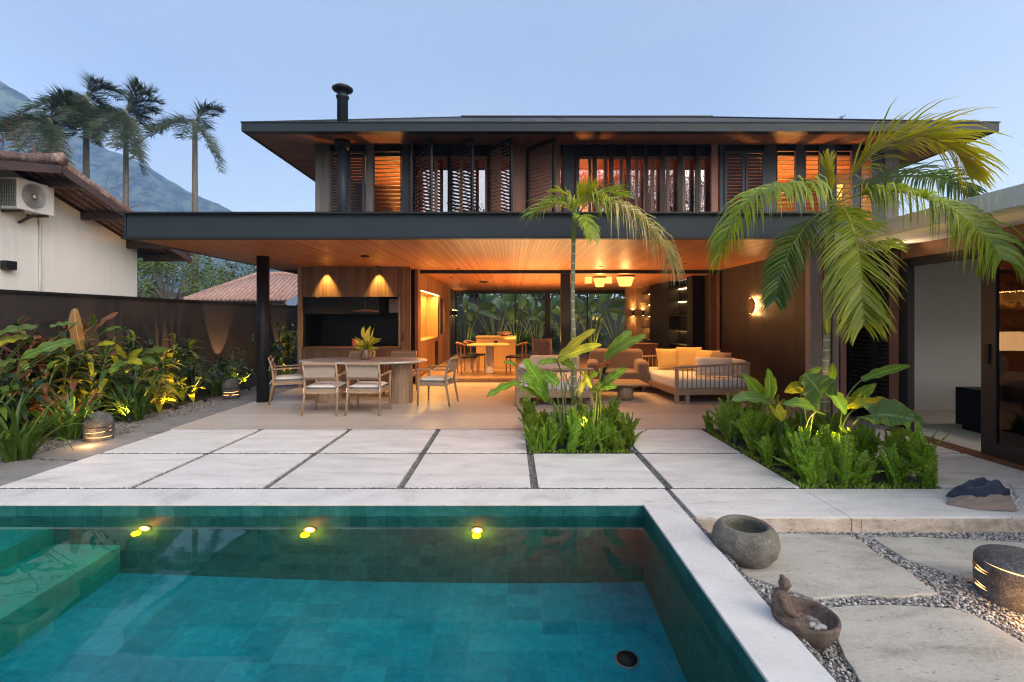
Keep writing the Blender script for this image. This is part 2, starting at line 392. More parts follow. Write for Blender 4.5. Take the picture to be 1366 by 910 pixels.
M['l_bronze'] = m_leaf('bronze_leaf', (.06, .020, .014), (.19, .075, .03), .38, .3)
M['l_strap'] = m_leaf('strap_leaf', (.03, .075, .010), (.10, .18, .025), .38, .35)
M['l_strel'] = m_leaf('strelitzia_leaf', (.06, .15, .09), (.15, .28, .19), .3, .3, 4)
M['l_tree'] = m_leaf('tree_leaf', (.03, .06, .012), (.12, .16, .04), .5, .25)
M['l_red'] = m_leaf('reddish_leaf', (.12, .035, .02), (.26, .09, .04), .5, .25)
M['petal_y'] = m_leaf('yellow_bract', (.60, .42, .02), (.75, .62, .06), .4, .3)
M['petal_r'] = m_leaf('red_bract', (.55, .03, .02), (.7, .10, .04), .4, .3)
M['stem'] = m_wood('green_stem', (.06, .10, .02), (.15, .20, .05), 2)
M['bark'] = m_wood('grey_bark', (.07, .06, .05), (.17, .15, .125), 2, .85)
M['redbark'] = m_wood('reddish_bark', (.10, .035, .03), (.20, .08, .06), 2, .85)
def m_palmtrunk():
    t = NT('ringed_palm_trunk'); c = t.co(); sp = t.n('ShaderNodeSeparateXYZ'); t.l(c, sp.inputs[0])
    fr = t.math('FRACT', t.math('DIVIDE', t.math('ADD', sp.outputs[2], t.math('MULTIPLY', t.noise(c, 6, 2), .05)), .115))
    ring = t.math('LESS_THAN', fr, .13)
    base = t.ramp(t.noise(t.mapv(c, (10, 10, 2)), 2.5, 5), [(.3, (.13, .15, .06)), (.7, (.30, .27, .18))])
    t.principled(t.mix(ring, base, (.45, .42, .34)), .7, t.bump(ring, .5, .004)); return t.m
M['ptrunk'] = m_palmtrunk()
def m_tiles(name, stops, cell, rough=.5, oz=0.0, spec=.08, grout=.35):
    t = NT(name); c = t.co()
    add = t.n('ShaderNodeVectorMath', operation='ADD'); t.l(c, add.inputs[0]); add.inputs[1].default_value = (.037, .041, oz)
    sc = t.mapv(add.outputs[0], (1 / cell[0], 1 / cell[1], 1 / cell[2]))
    fl = t.n('ShaderNodeVectorMath', operation='FLOOR'); t.l(sc, fl.inputs[0])
    wn = t.n('ShaderNodeTexWhiteNoise', noise_dimensions='3D'); t.l(fl.outputs[0], wn.inputs[0])
    nz = t.noise(c, 14, 6, .65, .6)
    col = t.ramp(t.math('ADD', t.math('MULTIPLY', wn.outputs[0], .24), t.math('MULTIPLY', nz, .76)), stops)
    frv = t.n('ShaderNodeVectorMath', operation='FRACTION'); t.l(sc, frv.inputs[0])
    sp = t.n('ShaderNodeSeparateXYZ'); t.l(frv.outputs[0], sp.inputs[0])
    g = None
    geo = t.n('ShaderNodeNewGeometry'); sn = t.n('ShaderNodeSeparateXYZ'); t.l(geo.outputs['Normal'], sn.inputs[0])
    for i in range(3):
        flat = t.math('LESS_THAN', t.math('ABSOLUTE', sn.outputs[i]), .5)
        e = t.math('MULTIPLY', t.math('LESS_THAN', sp.outputs[i], .022), flat)
        g = e if g is None else t.math('MAXIMUM', g, e)
    col = t.mix(t.math('MULTIPLY', g, grout), col, (.08, .20, .19))
    t.principled(col, rough, t.bump(t.math('SUBTRACT', nz, g), .25, .003), 0, spec); return t.m
M['pooltile'] = m_tiles('green_stone_pool_tile', [(.2, (.006, .070, .066)), (.5, (.016, .115, .108)), (.8, (.038, .17, .16))], (.142, .142, .142))
M['poolfloor'] = m_tiles('green_stone_floor_tile', [(.25, (.003, .140, .195)), (.5, (.005, .205, .275)), (.75, (.012, .275, .355))], (.25, .142, .3))
M['poolstep'] = m_tiles('green_stone_step_tile', [(.2, (.003, .14, .12)), (.5, (.005, .21, .18)), (.8, (.012, .28, .24))], (.25, .142, .3))
M['terrace'] = m_tiles('terrace_plank_tile', [(.15, (.33, .29, .24)), (.5, (.44, .39, .33)), (.85, (.55, .49, .42))], (1.2, .2, 1), .4)
def m_terrace():
    t = NT('terrace_planks'); c = t.co()
    v = t.mapv(c, (.5, 9, 1)); a = t.noise(v, 2.2, 8, .65, .4); sp = t.n('ShaderNodeSeparateXYZ'); t.l(c, sp.inputs[0])
    q = t.math('DIVIDE', sp.outputs[1], .20); wn = t.n('ShaderNodeTexWhiteNoise', noise_dimensions='1D'); t.l(t.math('FLOOR', q), wn.inputs['W'])
    k = t.math('ADD', t.math('MULTIPLY', a, .8), t.math('MULTIPLY', wn.outputs[0], .2))
    col = t.ramp(k, [(.25, (.36, .31, .26)), (.5, (.50, .44, .375)), (.75, (.60, .54, .47))])
    e = t.math('LESS_THAN', t.math('FRACT', q), .02)
    t.principled(t.mix(t.math('MULTIPLY', e, .4), col, (.2, .16, .13)), t.math('ADD', t.math('MULTIPLY', a, .25), .25), t.bump(a, .08, .003)); return t.m
M['terrace'] = m_terrace()
def m_glass(name, refl=.12, tint=(.85, .88, .88), rough=.0):
    t = NT(name); g = t.n('ShaderNodeBsdfGlossy'); g.inputs['Roughness'].default_value = rough; g.inputs[0].default_value = (.95, .93, .92, 1)
    tr = t.n('ShaderNodeBsdfTransparent'); tr.inputs[0].default_value = (*tint, 1)
    fr = t.n('ShaderNodeFresnel'); fr.inputs[0].default_value = 1.5
    mx = t.n('ShaderNodeMixShader'); t.l(t.math('ADD', fr.outputs[0], refl, True), mx.inputs[0])
    t.l(tr.outputs[0], mx.inputs[1]); t.l(g.outputs[0], mx.inputs[2]); t.l(mx.outputs[0], t.out.inputs[0]); return t.m
M['glass'] = m_glass('clear_glass', 0.0)
M['mirrorglass'] = m_glass('solar_control_glass', .40, (.75, .62, .55))
def m_water():
    t = NT('pool_water'); c = t.co()
    h = t.noise(t.mapv(c, (1, 1.6, 1)), 1.6, 2, .5)
    b = t.n('ShaderNodeBsdfPrincipled'); b.inputs['Base Color'].default_value = (.75, .96, .97, 1); b.inputs['Roughness'].default_value = 0.0
    b.inputs['IOR'].default_value = 1.22; b.inputs['Transmission Weight'].default_value = 1.0
    t.l(t.bump(t.math('ADD', h, t.math('MULTIPLY', t.noise(c, 9, 2), .06)), .09, .02), b.inputs['Normal']); t.l(b.outputs[0], t.out.inputs[0]); return t.m
M['water'] = m_water()
def m_hill():
    t = NT('forested_hillside'); c = t.co(); a = t.noise(c, .045, 8, .7); b = t.noise(c, .012, 4)
    t.principled(t.ramp(t.math('ADD', t.math('MULTIPLY', a, .7), t.math('MULTIPLY', b, .3)), [(.44, (.002, .010, .008)), (.56, (.14, .20, .12))]), .95, t.bump(a, 1.0, 12)); return t.m
M['hill'] = m_hill()

AMBER = (1, .50, .16)
def lamp(kind, name, loc, e, col=AMBER, size=.05, parent=None, aim=None, cone=90, blend=.6, sy=None):
    ld = bpy.data.lights.new(name, kind); ld.energy = e * 1.15; ld.color = col
    if kind == 'POINT': ld.shadow_soft_size = size
    if kind == 'SPOT': ld.shadow_soft_size = size; ld.spot_size = R(cone); ld.spot_blend = blend
    if kind == 'AREA':
        ld.size = size
        if sy: ld.shape = 'RECTANGLE'; ld.size_y = sy
    o = bpy.data.objects.new(name, ld); link(o, parent); o.location = loc
    if aim is not None: o.rotation_euler = (V(aim) - V(loc)).to_track_quat('-Z', 'Y').to_euler()
    return o
# ================================================================ GROUND, PAVING, POOL
PX0, PX1, PY0, PY1 = -6.4, 1.057, 0.25, 3.93      # pool water area
g = MB(); zg = -.14; B = 3000
HX0, HX1, HY0, HY1 = PX0 - .1, PX1 + .1, PY0 - .1, PY1 + .1
for (x0, x1, y0, y1) in ((-B, HX0, -B, B), (HX1, B, -B, B), (HX0, HX1, -B, HY0), (HX0, HX1, HY1, B)):
    g.add([(x0, y0, zg), (x1, y0, zg), (x1, y1, zg), (x0, y1, zg)], [(0, 1, 2, 3)])
tag(g.build('ground', M['lawn']), kind='structure')
# gravel bed sheets
b = MB(); b.box(1.36, 6.2, -2, 3.66, -.2, -.118); tag(b.build('gravel_yard', M['gravel']), kind='structure')
b = MB(); b.box(-5.75, -4.62, 4.30, 14.5, -.2, -.03); b.box(1.30, 5.3, 3.70, 6.58, -.2, -.045); b.box(-4.62, 1.30, 4.25, 6.58, -.2, -.045)
tag(b.build('gravel_path', M['gravel']), kind='structure')
b = MB(); b.box(-7.2, -5.75, 2.2, 19, -.2, -.008)
tag(b.build('garden_soil', M['soil']), kind='structure')
b = MB(); b.box(-4.62, 4.8, 6.595, 11.3, -.2, 0); b.box(4.8, 5.1, 6.595, 7.3, -.2, 0)
tag(b.build('terrace_floor', M['terrace']), kind='structure')
# paving slabs 1.19 m grid
XS = [-4.56 + 1.19 * k for k in range(9)]
def slab(x0, x1, y0, y1, z1=0.0, mat='slab', name='paving_slab'):
    m = MB(); m.box(x0, x1, y0, y1, -.12, z1); o = m.build(name, M[mat], bevel=.004); return tag(o, kind='structure')
rows = [(4.315, 5.380), (5.430, 6.550)]
for k in range(8):
    for r, (y0, y1) in enumerate(rows):
        x0, x1 = XS[k] + .035, XS[k + 1] - .035
        if k == 0: x0 -= .035
        if r == 1 and k == 4: continue        # planter
        if k == 6: continue                   # right planter
        if k == 7: x1 = 5.0
        slab(x0, x1, y0, y1)
# platform strip on the right, with its step face
for (x0, x1) in ((1.385, 2.545), (2.550, 3.765), (3.770, 5.3)):
    slab(x0, x1, 3.672, 4.275, 0.0)
m = MB(); m.box(1.39, 2.548, 3.658, 3.6715, -.13, -.012); m.box(2.552, 2.62, 3.658, 3.6715, -.13, -.012); m.box(2.624, 4.1, 3.658, 3.6715, -.13, -.012); m.box(4.104, 5.3, 3.658, 3.6715, -.13, -.012)
tag(m.build('step_face', M['stepface'], bevel=.003), kind='structure')
# planter soils
m = MB(); m.box(XS[4], XS[5] - .03, 5.41, 6.58, -.10, -.012); m.box(XS[6] - .02, XS[7] + .02, 4.285, 6.58, -.10, -.012)
tag(m.build('planter_soil', M['soil']), kind='structure')
# coping
cop = [(-6.8, 1.34, 3.93, 4.275), (1.057, 1.34, -.1, 3.9275), (-6.8, 1.0545, -.1, .25)]
for (x0, x1, y0, y1) in cop:
    m = MB(); m.box(x0, x1, y0, y1, -.02, 0.0); tag(m.build('pool_coping', M['coping'], bevel=.005), kind='structure')
m = MB(); m.box(-6.8, 1.33, 3.965, 4.26, -.2, -.0215); m.box(1.085, 1.33, -.1, 3.96, -.2, -.0215)
tag(m.build('coping_base', M['gravel']), kind='structure')
m = MB(); m.box(-7.2, 1.34, -6, -.105, -.13, -.002); tag(m.build('pool_deck', M['slab']), kind='structure')
# pool shell
e = .006
m = MB(); zf = -1.06
m.box(PX0, PX1 + e, PY1 + e, PY1 + .05, zf, -.0205); m.box(PX1 + e, PX1 + .05, PY0, PY1 + e, zf, -.0205)
m.box(PX0 - .05, PX0, PY0, PY1, zf, -.0205); m.box(PX0, PX1, PY0 - .05, PY0, zf, -.0205)
tag(m.build('pool_wall', M['pooltile']), kind='structure')
m = MB(); m.box(PX0, PX1 + .05, PY0, PY1 + .05, zf - .06, zf); tag(m.build('pool_floor', M['poolfloor']), kind='structure')
m = MB(); m.box(PX0, -3.70, PY0, PY1 + .004, zf + .002, -.32); m.box(-3.70, -3.16, PY0, PY1 + .004, zf + .002, -.63)
tag(m.build('pool_steps', M['poolstep'], bevel=.008), kind='structure')
m = MB(); NXW = 2
m.add([(PX0, PY0, -.104), (PX1 + e, PY0, -.104), (PX1 + e, PY1 + e, -.104), (PX0, PY1 + e, -.104)], [(0, 1, 2, 3)])
tag(m.build('pool_water', M['water']), kind='structure')
# pool lamps
names = ['round yellow underwater lamp in the far pool wall, nearest the submerged steps', 'round yellow underwater lamp in the far pool wall, middle one of three', 'round yellow underwater lamp in the far pool wall, nearest the pool corner']
for i, x in enumerate((-2.96, -1.63, -.28)):
    t = empty('pool_lamp', names[i], 'pool lamp', (x, PY1 + e, -.325), 0, 'lamps in the pool wall')
    a = MB(); a.lathe([(.052, 0), (.052, .012), (.034, .016), (.034, .004)], n=20, M=Matrix.Rotation(R(90), 4, 'X')); a.build('trim_ring', M['acgrey'], t, True)
    a = MB(); a.lathe([(.0, .010), (.028, .012), (.032, .004)], n=16, M=Matrix.Rotation(R(90), 4, 'X')); a.build('lens', M['pool_lamp'], t, True)
    lamp('SPOT', 'pool_lamp_light', (0, -.06, 0), 2.5, (1, .26, .0), .03, t, None, 150, .9).rotation_euler = (R(62), 0, 0); lamp('POINT', 'pool_lamp_glow', (0, -.10, .0), 2.2, (1, .19, .0), .03, t)
t = empty('floor_drain', 'dark domed drain cover on the pool floor', 'pool drain', (.74, 3.14, zf))
a = MB(); a.lathe([(.065, 0), (.065, .015), (.05, .03), (.0, .04)], n=28); a.build('cover', M['darkstone'], t, True)
a = MB(); a.lathe([(.078, 0), (.078, .006), (.06, .008)], n=28); a.build('flange', M['acgrey'], t, True)
# irregular flagstones (outlines measured on the plane z=-.1)
def flag_px(pts, z, mat, label=None, jit=.012, th=.05):
    poly = []
    w = [G(900 + x / 2.6009, 560 + y / 2.6, z) for x, y in pts]
    n = len(w)
    for i in range(n):
        a, c = w[i], w[(i + 1) % n]; L = (c - a).length; k = max(1, int(L / .05))
        nr = V((-(c - a).y, (c - a).x, 0)).normalized()
        for j in range(k):
            u = j / k; p = a.lerp(c, u); q = noise.noise(p * 6) * jit * 1.3 + noise.noise(p * 23) * jit * .7
            p = p + nr * q; poly.append((p.x, p.y))
    m = MB(); m.prism(poly, z - th, z); o = m.build('flagstone', M[mat], bevel=.006); return tag(o, kind='structure')
zs = -.095
flag_px([(170, 470), (250, 400), (380, 393), (600, 398), (640, 420), (700, 462), (800, 518), (915, 603), (760, 610), (640, 606), (480, 616), (380, 585), (250, 542)], zs, 'flag')
flag_px([(690, 408), (780, 403), (1000, 412), (1212, 426), (1330, 440), (1380, 570), (1212, 566), (1040, 550), (930, 522), (800, 482)], zs, 'flag')
flag_px([(505, 652), (700, 641), (840, 645), (960, 650), (1065, 690), (1212, 775), (1330, 850), (1400, 1100), (800, 1150), (640, 900), (585, 820), (560, 750)], zs, 'flag')
flag_px([(1300, 640), (1420, 600), (1560, 640), (1500, 760), (1380, 740)], zs, 'flag')
def flag_w(pts, z, mat='greyflag', jit=.02):
    poly = []; n = len(pts)
    for i in range(n):
        a, c = V((*pts[i], 0)), V((*pts[(i + 1) % n], 0)); k = max(1, int((c - a).length / .07)); nr = V((-(c - a).y, (c - a).x, 0)).normalized()
        for j in range(k):
            p = a.lerp(c, j / k); p += nr * (noise.noise(p * 5) * jit * 1.4); poly.append((p.x, p.y))
    m = MB(); m.prism(poly, z - .04, z); tag(m.build('flagstone', M[mat], bevel=.006), kind='structure')
for pts in ([(-5.55, 4.32), (-4.62, 4.32), (-4.62, 5.15), (-5.2, 5.2), (-5.6, 4.8)], [(-5.25, 5.3), (-4.62, 5.2), (-4.62, 6.4), (-5.0, 6.45), (-5.3, 5.9)],
            [(-5.15, 6.55), (-4.62, 6.5), (-4.62, 7.7), (-5.0, 7.75), (-5.2, 7.2)], [(-5.1, 7.85), (-4.66, 7.8), (-4.66, 9.2), (-5.05, 9.1)],
            [(-5.2, 9.3), (-4.66, 9.3), (-4.66, 10.8), (-5.1, 10.8)]):
    flag_w(pts, -.012)

# pebbles: real stones as one mesh each
ico_v = np.array([(0, 0, 1), (.894, 0, .447), (.276, .851, .447), (-.724, .526, .447), (-.724, -.526, .447), (.276, -.851, .447),
                  (.724, .526, -.447), (-.276, .851, -.447), (-.894, 0, -.447), (-.276, -.851, -.447), (.724, -.526, -.447), (0, 0, -1)])
ico_f = np.array([(0,1,2),(0,2,3),(0,3,4),(0,4,5),(0,5,1),(1,6,2),(2,7,3),(3,8,4),(4,9,5),(5,10,1),(6,7,2),(7,8,3),(8,9,4),(9,10,5),(10,6,1),(11,7,6),(11,8,7),(11,9,8),(11,10,9),(11,6,10)])
def m_pebble(name, stops):
    t = NT(name); geo = t.n('ShaderNodeNewGeometry')
    t.principled(t.ramp(geo.outputs['Random Per Island'], stops), .75); return t.m
M['pebble'] = m_pebble('mixed_pebbles', [(0, (.13, .125, .12)), (.35, (.27, .265, .25)), (.7, (.40, .39, .37)), (.95, (.52, .50, .46)), (1, (.26, .17, .13))])
M['pebjoint'] = m_pebble('grimy_joint_grit', [(0, (.02, .02, .02)), (.6, (.07, .068, .065)), (1, (.18, .175, .165))])
M['pebdark'] = m_pebble('dark_joint_pebbles', [(0, (.05, .05, .05)), (.5, (.16, .155, .15)), (1, (.36, .35, .33))])
M['pebpath'] = m_pebble('dull_path_pebbles', [(0, (.06, .055, .05)), (.5, (.15, .14, .13)), (1, (.34, .33, .31))])
def pebbles(name, rects, dens, size, z, mat, rng=np.random.RandomState(3)):
    P_ = []
    for (x0, x1, y0, y1) in rects:
        n = int((x1 - x0) * (y1 - y0) * dens); P_.append(np.stack([rng.uniform(x0, x1, n), rng.uniform(y0, y1, n), np.full(n, z)], 1))
    p = np.concatenate(P_); n = len(p)
    s = size * rng.uniform(.6, 1.3, (n, 1)) * np.concatenate([rng.uniform(.7, 1.2, (n, 2)), rng.uniform(.5, .8, (n, 1))], 1)
    p[:, 2] += rng.uniform(-.3, .5, n) * size
    v = ico_v[None] * (1 + rng.uniform(-.18, .18, (n, 12, 1))) * s[:, None]
    a = rng.uniform(0, 6.28, n); c, sn = np.cos(a)[:, None], np.sin(a)[:, None]; tl = rng.uniform(-.5, .5, n)[:, None]
    x, y, zz = v[..., 0], v[..., 1], v[..., 2]
    x, zz = x * np.cos(tl) - zz * np.sin(tl), x * np.sin(tl) + zz * np.cos(tl)
    v = np.stack([x * c - y * sn, x * sn + y * c, zz], -1) + p[:, None]
    f = (ico_f[None] + (np.arange(n) * 12)[:, None, None]).reshape(-1, 3)
    o = npmesh(name, v.reshape(-1, 3), f, M[mat]); tag(o, kind='stuff'); return o
pebbles('yard_pebbles', [(1.36, 4.6, 1.2, 3.655)], 5200, .0095, -.113, 'pebble')
pebbles('path_pebbles', [(-5.8, -4.64, 4.3, 9.0)], 2600, .011, -.028, 'pebpath')
pebbles('joint_pebbles', [(XS[k] - .036, XS[k] + .036, 4.285, 6.58) for k in (1, 2, 3, 4, 5)] + [(1.342, 1.384, 1.0, 4.28), (1.342, 1.384, 1.0, 4.28)], 9000, .0065, -.020, 'pebdark')
pebbles('cross_joint_pebbles', [(-4.56, 2.5, 5.381, 5.429), (-4.56, 2.5, 4.277, 4.314), (-4.56, 2.6, 6.551, 6.594)], 9000, .0065, -.008, 'pebjoint')
# ================================================================ THE HOUSE
H = empty('house', 'two storey dark timber and steel house with wide eaves behind the pool', 'house')
def hp(name, mb, mat, parent=None, **k): return mb.build(name, M[mat], parent or H, **k)
# --- lower canopy slab
cx0, cx1, cyf, czb, czt = -5.42, 4.80, 6.75, 2.60, 2.964
m = MB(); m.box(cx0, cx1, cyf + .05, 19.0, czb + .012, czt - .03); can = hp('canopy', m, 'steel')
m = MB(); m.box(cx0 + .06, cx1, cyf + .03, cyf + .048, czb + .03, czt - .025); m.box(cx0 + .03, cx0 + .048, cyf + .03, 19, czb + .03, czt - .025); hp('fascia', m, 'steel', can)
m = MB(); m.box(cx0 - .03, cx1, cyf - .03, 19.02, czt - .024, czt); m.box(cx0, cx1, cyf, cyf + .10, czb - .004, czb + .028); m.box(cx0, cx0 + .1, cyf + .102, 19, czb - .004, czb + .028)
hp('flange', m, 'black', can)
m = MB(); m.box(cx0 + .102, cx1 - .002, cyf + .102, 11.22, czb - .001, czb + .010); hp('ceiling', m, 'soffit', can)
m = MB(); m.box(-2.2, 4.8, 11.34, 18.9, czb - .04, czb - .02); hp('ceiling', m, 'soffit', can)
# --- column(s)
def column(x, y, r, z0, z1, parent=H):
    m = MB(); m.lathe([(r, z0), (r, z1)], (x, y, 0), 28); o = m.build('column', M['black'], parent, True)
    m = MB(); m.lathe([(r + .012, z0), (r + .012, z0 + .01), (r, z0 + .012)], (x, y, 0), 28); m.build('base_ring', M['black'], o); return o
column(-4.46, 8.73, .105, 0, czb)
m = MB(); m.box(1.14, 1.36, 11.32, 11.5, .1, czb - .04); hp('column', m, 'black')
m = MB(); m.box(1.27, 1.48, 18.8, 19.0, .1, czb - .04); hp('column', m, 'black')
# --- barbecue block  X -4.6..-2.19, front at 10.45
bx0, bx1, by = -4.60, -2.19, 10.45
ox0, ox1, oz0, oz1 = -4.46, -2.42, .87, 1.95
bq = MB(); bq.box(bx0 + .09, ox1 + .02, by + .03, by + .07, oz1, czb); bq.box(bx0 + .09, ox1 + .02, by + .03, by + .07, 0, oz0 - .04)
bq.box(ox1 + .02, bx1, by + .03, by + .07, 0, czb); bqo = hp('wall', bq, 'clad')
tag(bqo, 'timber clad barbecue wall with a long black opening')
m = MB(); m.box(bx0, bx0 + .088, by, by + .8, 0, czb - .002); m.box(ox1 - .02, ox1 + .018, by + .02, by + .045, oz0 - .03, oz1)
hp('post', m, 'teak')
m = MB(); m.box(bx0 + .09, ox1 + .018, by - .03, by + .5, oz0 - .038, oz0); hp('sill', m, 'brownwood', bqo)
m = MB(); m.box(bx0 + .09, ox1, by + .95, by + 1.0, oz0, czb); m.box(bx0 + .088, bx0 + .13, by + .075, by + .94, oz0, oz1); m.box(ox1 - .03, ox1 + .015, by + .075, by + .94, oz0, oz1)
m.box(bx0 + .13, ox1 - .03, by + .5, by + .94, oz0 - .04, oz0 + .002)
hp('barbecue', m, 'darkstone', bqo)
m = MB(); m.box(bx0 + .131, -2.88, by + .08, by + .6, 1.58, 1.94); hp('hood', m, 'darkstone', bqo)
m = MB(); m.box(-2.87, ox1 - .031, by + .92, by + .945, 1.62, 1.94); hp('panel', m, 'plaster_in', bqo)
m = MB(); m.box(bx0 + .09, bx1, by + 1.0, by + 1.04, 0, czb); hp('wall', m, 'clad_dark_x')
for x in (-3.98, -2.86):
    a = MB(); a.lathe([(.045, 0), (.045, -.012), (.03, -.012)], (x, by - .09, czb - .002), 16); d = hp('downlight', a, 'black')
    a = MB(); a.lathe([(.03, -.005), (0, -.006)], (x, by - .09, czb - .002), 16); hp('lens', a, 'lamp_hot', d)
    lamp('SPOT', 'downlight_lamp', (x, by - .09, czb - .03), 48, (1, .56, .13), .015, d, (x, by + .06, 1.50), 64, .8)
# --- sliding door frames at Y 11.3
m = MB(); m.box(-2.19, 4.82, 11.24, 11.34, czb - .075, czb - .003); hp('door_head', m, 'black')
m = MB(); m.box(-2.19, -2.12, 11.0, 11.22, 0, czb - .006); m.box(-2.36, -2.30, 10.53, 10.60, 0, czb - .006); fr = hp('door_frame', m, 'redwood')
a = MB(); a.tube([(-2.33, 10.50, 1.0), (-2.33, 10.42, 1.0), (-2.33, 10.42, 1.16), (-2.33, 10.50, 1.16)], .012, 8); hp('handle', a, 'black', fr)
m = MB(); m.box(4.74, 4.79, 11.24, 11.32, 0, czb - .08); hp('door_frame', m, 'redwood')
# --- interior
m = MB()
pts = [(-2.2, 19.0), (-2.2, 11.36)] + [(-2.2 + 3.45 * k / 10, 11.36 + .15 * math.sin(k / 10 * math.pi) * 0) for k in range(1, 10)] + [(1.15, 11.42), (1.25, 11.6), (1.25, 12.6), (4.8, 12.6), (4.8, 19.0)]
m.prism(pts[::-1], -.1, .095); tag(m.build('interior_floor', M['teak_h'], bevel=.02), kind='structure')
M['intfloor'] = m_boards('interior_floor_boards', (.30, .19, .11), (.42, .28, .17), 0, 1, .14, .3, .02, .4); 
bpy.data.objects['interior_floor'].data.materials[0] = M['intfloor']
m = MB(); m.box(1.26, 4.8, 11.3, 12.59, -.1, -.002); tag(m.build('lounge_floor', M['terrace']), kind='structure')
nx0, nx1, nz0, nz1 = 11.75, 14.75, .93, 2.17      # niche along Y
m = MB(); X = -2.2
m.box(X - .04, X, 11.24, nx0, .1, czb - .04); m.box(X - .04, X, nx0, nx1, nz1, czb - .04); m.box(X - .04, X, nx0, nx1, .1, nz0); m.box(X - .04, X, nx1, 17.2, .1, czb - .04)
lw = hp('wall', m, 'clad_y')
m = MB(); m.box(X - .42, X - .38, nx0, nx1, nz0, nz1); m.box(X - .38, X - .005, nx0 - .02, nx0, nz0, nz1); m.box(X - .38, X - .005, nx1, nx1 + .02, nz0, nz1); m.box(X - .40, X - .002, nx0 - .02, nx1 + .02, nz0 - .03, nz0); m.box(X - .40, X - .002, nx0 - .02, nx1 + .02, nz1, nz1 + .03)
M['nichewood'] = m_wood('honey_niche_wood', (.42, .26, .10), (.55, .36, .15), 1, .45)
ni = hp('niche', m, 'nichewood', lw)
for z in (1.33, 1.74):
    m = MB(); m.box(X - .37, X - .16, nx0 + .002, 13.2, z, z + .025); hp('shelf', m, 'nichewood', ni if False else lw)
lamp('AREA', 'niche_led', (X - .08, (nx0 + nx1) / 2, nz1 - .02), 26, (1, .56, .14), .05, lw, (X - .2, (nx0 + nx1) / 2, 0), sy=2.9).rotation_euler = (0, 0, 0)
m = MB(); m.box(X - .03, X - .012, nx0 + .02, nx1 - .02, nz1 - .012, nz1 - .002); hp('led_strip', m, 'led', lw)
m = MB(); m.box(X - .05, X + .002, 14.95, 15.5, 1.0, 2.1); m.box(X - .05, X + .002, 13.9, 14.5, .1, .82); hp('dark_recess_panel', m, 'darkstone', lw)  # flush black panels without a hollow; recess darkness is put into their colour
m = MB(); m.box(X - .02, X + .06, 16.6, 16.9, .1, czb - .04); hp('post', m, 'teak')
m = MB(); m.box(X - .04, X, 17.2, 19.0, .1, czb - .04); hp('wall', m, 'walldark')
# right interior side, X = 4.8
X = 4.8
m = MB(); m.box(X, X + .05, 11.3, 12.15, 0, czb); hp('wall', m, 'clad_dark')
m = MB(); m.box(X - .30, X + .04, 12.15, 12.55, 0.0, czb - .05); m.box(X - .30, X + .04, 14.0, 15.9, .1, czb - .05); m.each('cabinet', M['darkstone'], H)
m = MB(); m.box(X, X + .04, 12.55, 14.0, .1, czb - .05); m.box(X, X + .04, 15.9, 17.0, .1, czb - .05); bk = m.each('bookcase', M['darkstone'], H)
for (y0, y1) in ((12.55, 14.0), (15.9, 17.0)):
    for z in (.75, 1.15, 1.55, 1.95, 2.32):
        a = MB(); a.box(X - .28, X - .002, y0 + .002, y1 - .002, z, z + .025); hp('shelf', a, 'darkstone', bk)
        if (y0 > 15 and z > .8) or z > 1.9 or z == 1.15:
            a = MB(); a.box(X - .03, X - .012, y0 + .02, y1 - .02, z - .012, z - .002); hp('led_strip', a, 'led', bk)
m = MB(); m.box(3.95, 4.85, 17.02, 17.07, .1, czb - .04); hp('wall', m, 'clad')
m = MB(); m.box(4.52, 4.8, 17.07, 19.0, .1, czb - .04); hp('wall', m, 'walldark')
# back glazing and rear head beam
m = MB(); m.box(-2.2, 4.8, 18.82, 18.98, 2.43, czb - .02); hp('beam', m, 'steel')
m = MB()
for x in (-2.2, .1, 2.9, 4.48): m.box(x, x + .05, 18.88, 18.94, .1, 2.43)
m.each('window_frame', M['black'], H)
# ceiling vent
m = MB()
for k in range(3): m.box(-.95, -.72, 14.0 + k * .25, 14.12 + k * .25, czb - .05, czb - .041)
hp('ceiling_vent', m, 'black')
# --- side wall with the ring sconce, X = 4.82, Y 7.2..11.3
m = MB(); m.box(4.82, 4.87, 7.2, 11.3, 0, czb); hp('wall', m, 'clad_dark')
m = MB(); m.box(4.6, 5.25, 11.32, 11.36, 0, 2.6); m.box(4.88, 9.0, 11.0, 11.2, 0, 2.6); hp('wall', m, 'clad_dark_x')
# --- upper storey
U = 10.05; zsof = 4.95; z0 = 2.97
UX0, UX1 = XP(421, U), XP(1198, U)
EX0, EX1, EY0, EY1 = -5.0, 9.0, 9.0, 17.2
# roof: hip, shingles
def quadp(mb, pts): mb.add(pts, [tuple(range(len(pts)))])
rf = MB(); zt = 5.10; rz = 6.86; A = (EX0 + .02, EY0 + .02, zt); Bq = (EX1 - .02, EY0 + .02, zt); C = (EX1 - .02, EY1, zt); Dq = (EX0 + .02, EY1, zt); r0 = (-1.36, 13.05, rz); r1 = (5.36, 13.05, rz)
rf.add([A, Bq, C, Dq, r0, r1], [(0, 1, 5, 4), (1, 2, 5), (2, 3, 4, 5), (3, 0, 4)])
roof = hp('roof', rf, 'shingle')
m = MB(); m.tube([(-1.36, 13.05, rz + .01), (5.36, 13.05, rz + .01)], .05, 8); m.tube([A, r0], .035, 6); m.tube([Bq, r1], .035, 6); hp('ridge', m, 'black', roof)
m = MB(); m.box(EX0, EX1, EY0, EY0 + .04, zsof - .005, 5.10); m.box(EX0, EX0 + .04, EY0 + .042, EY1, zsof - .005, 5.10); m.box(EX1 - .04, EX1, EY0 + .042, EY1, zsof - .005, 5.10)
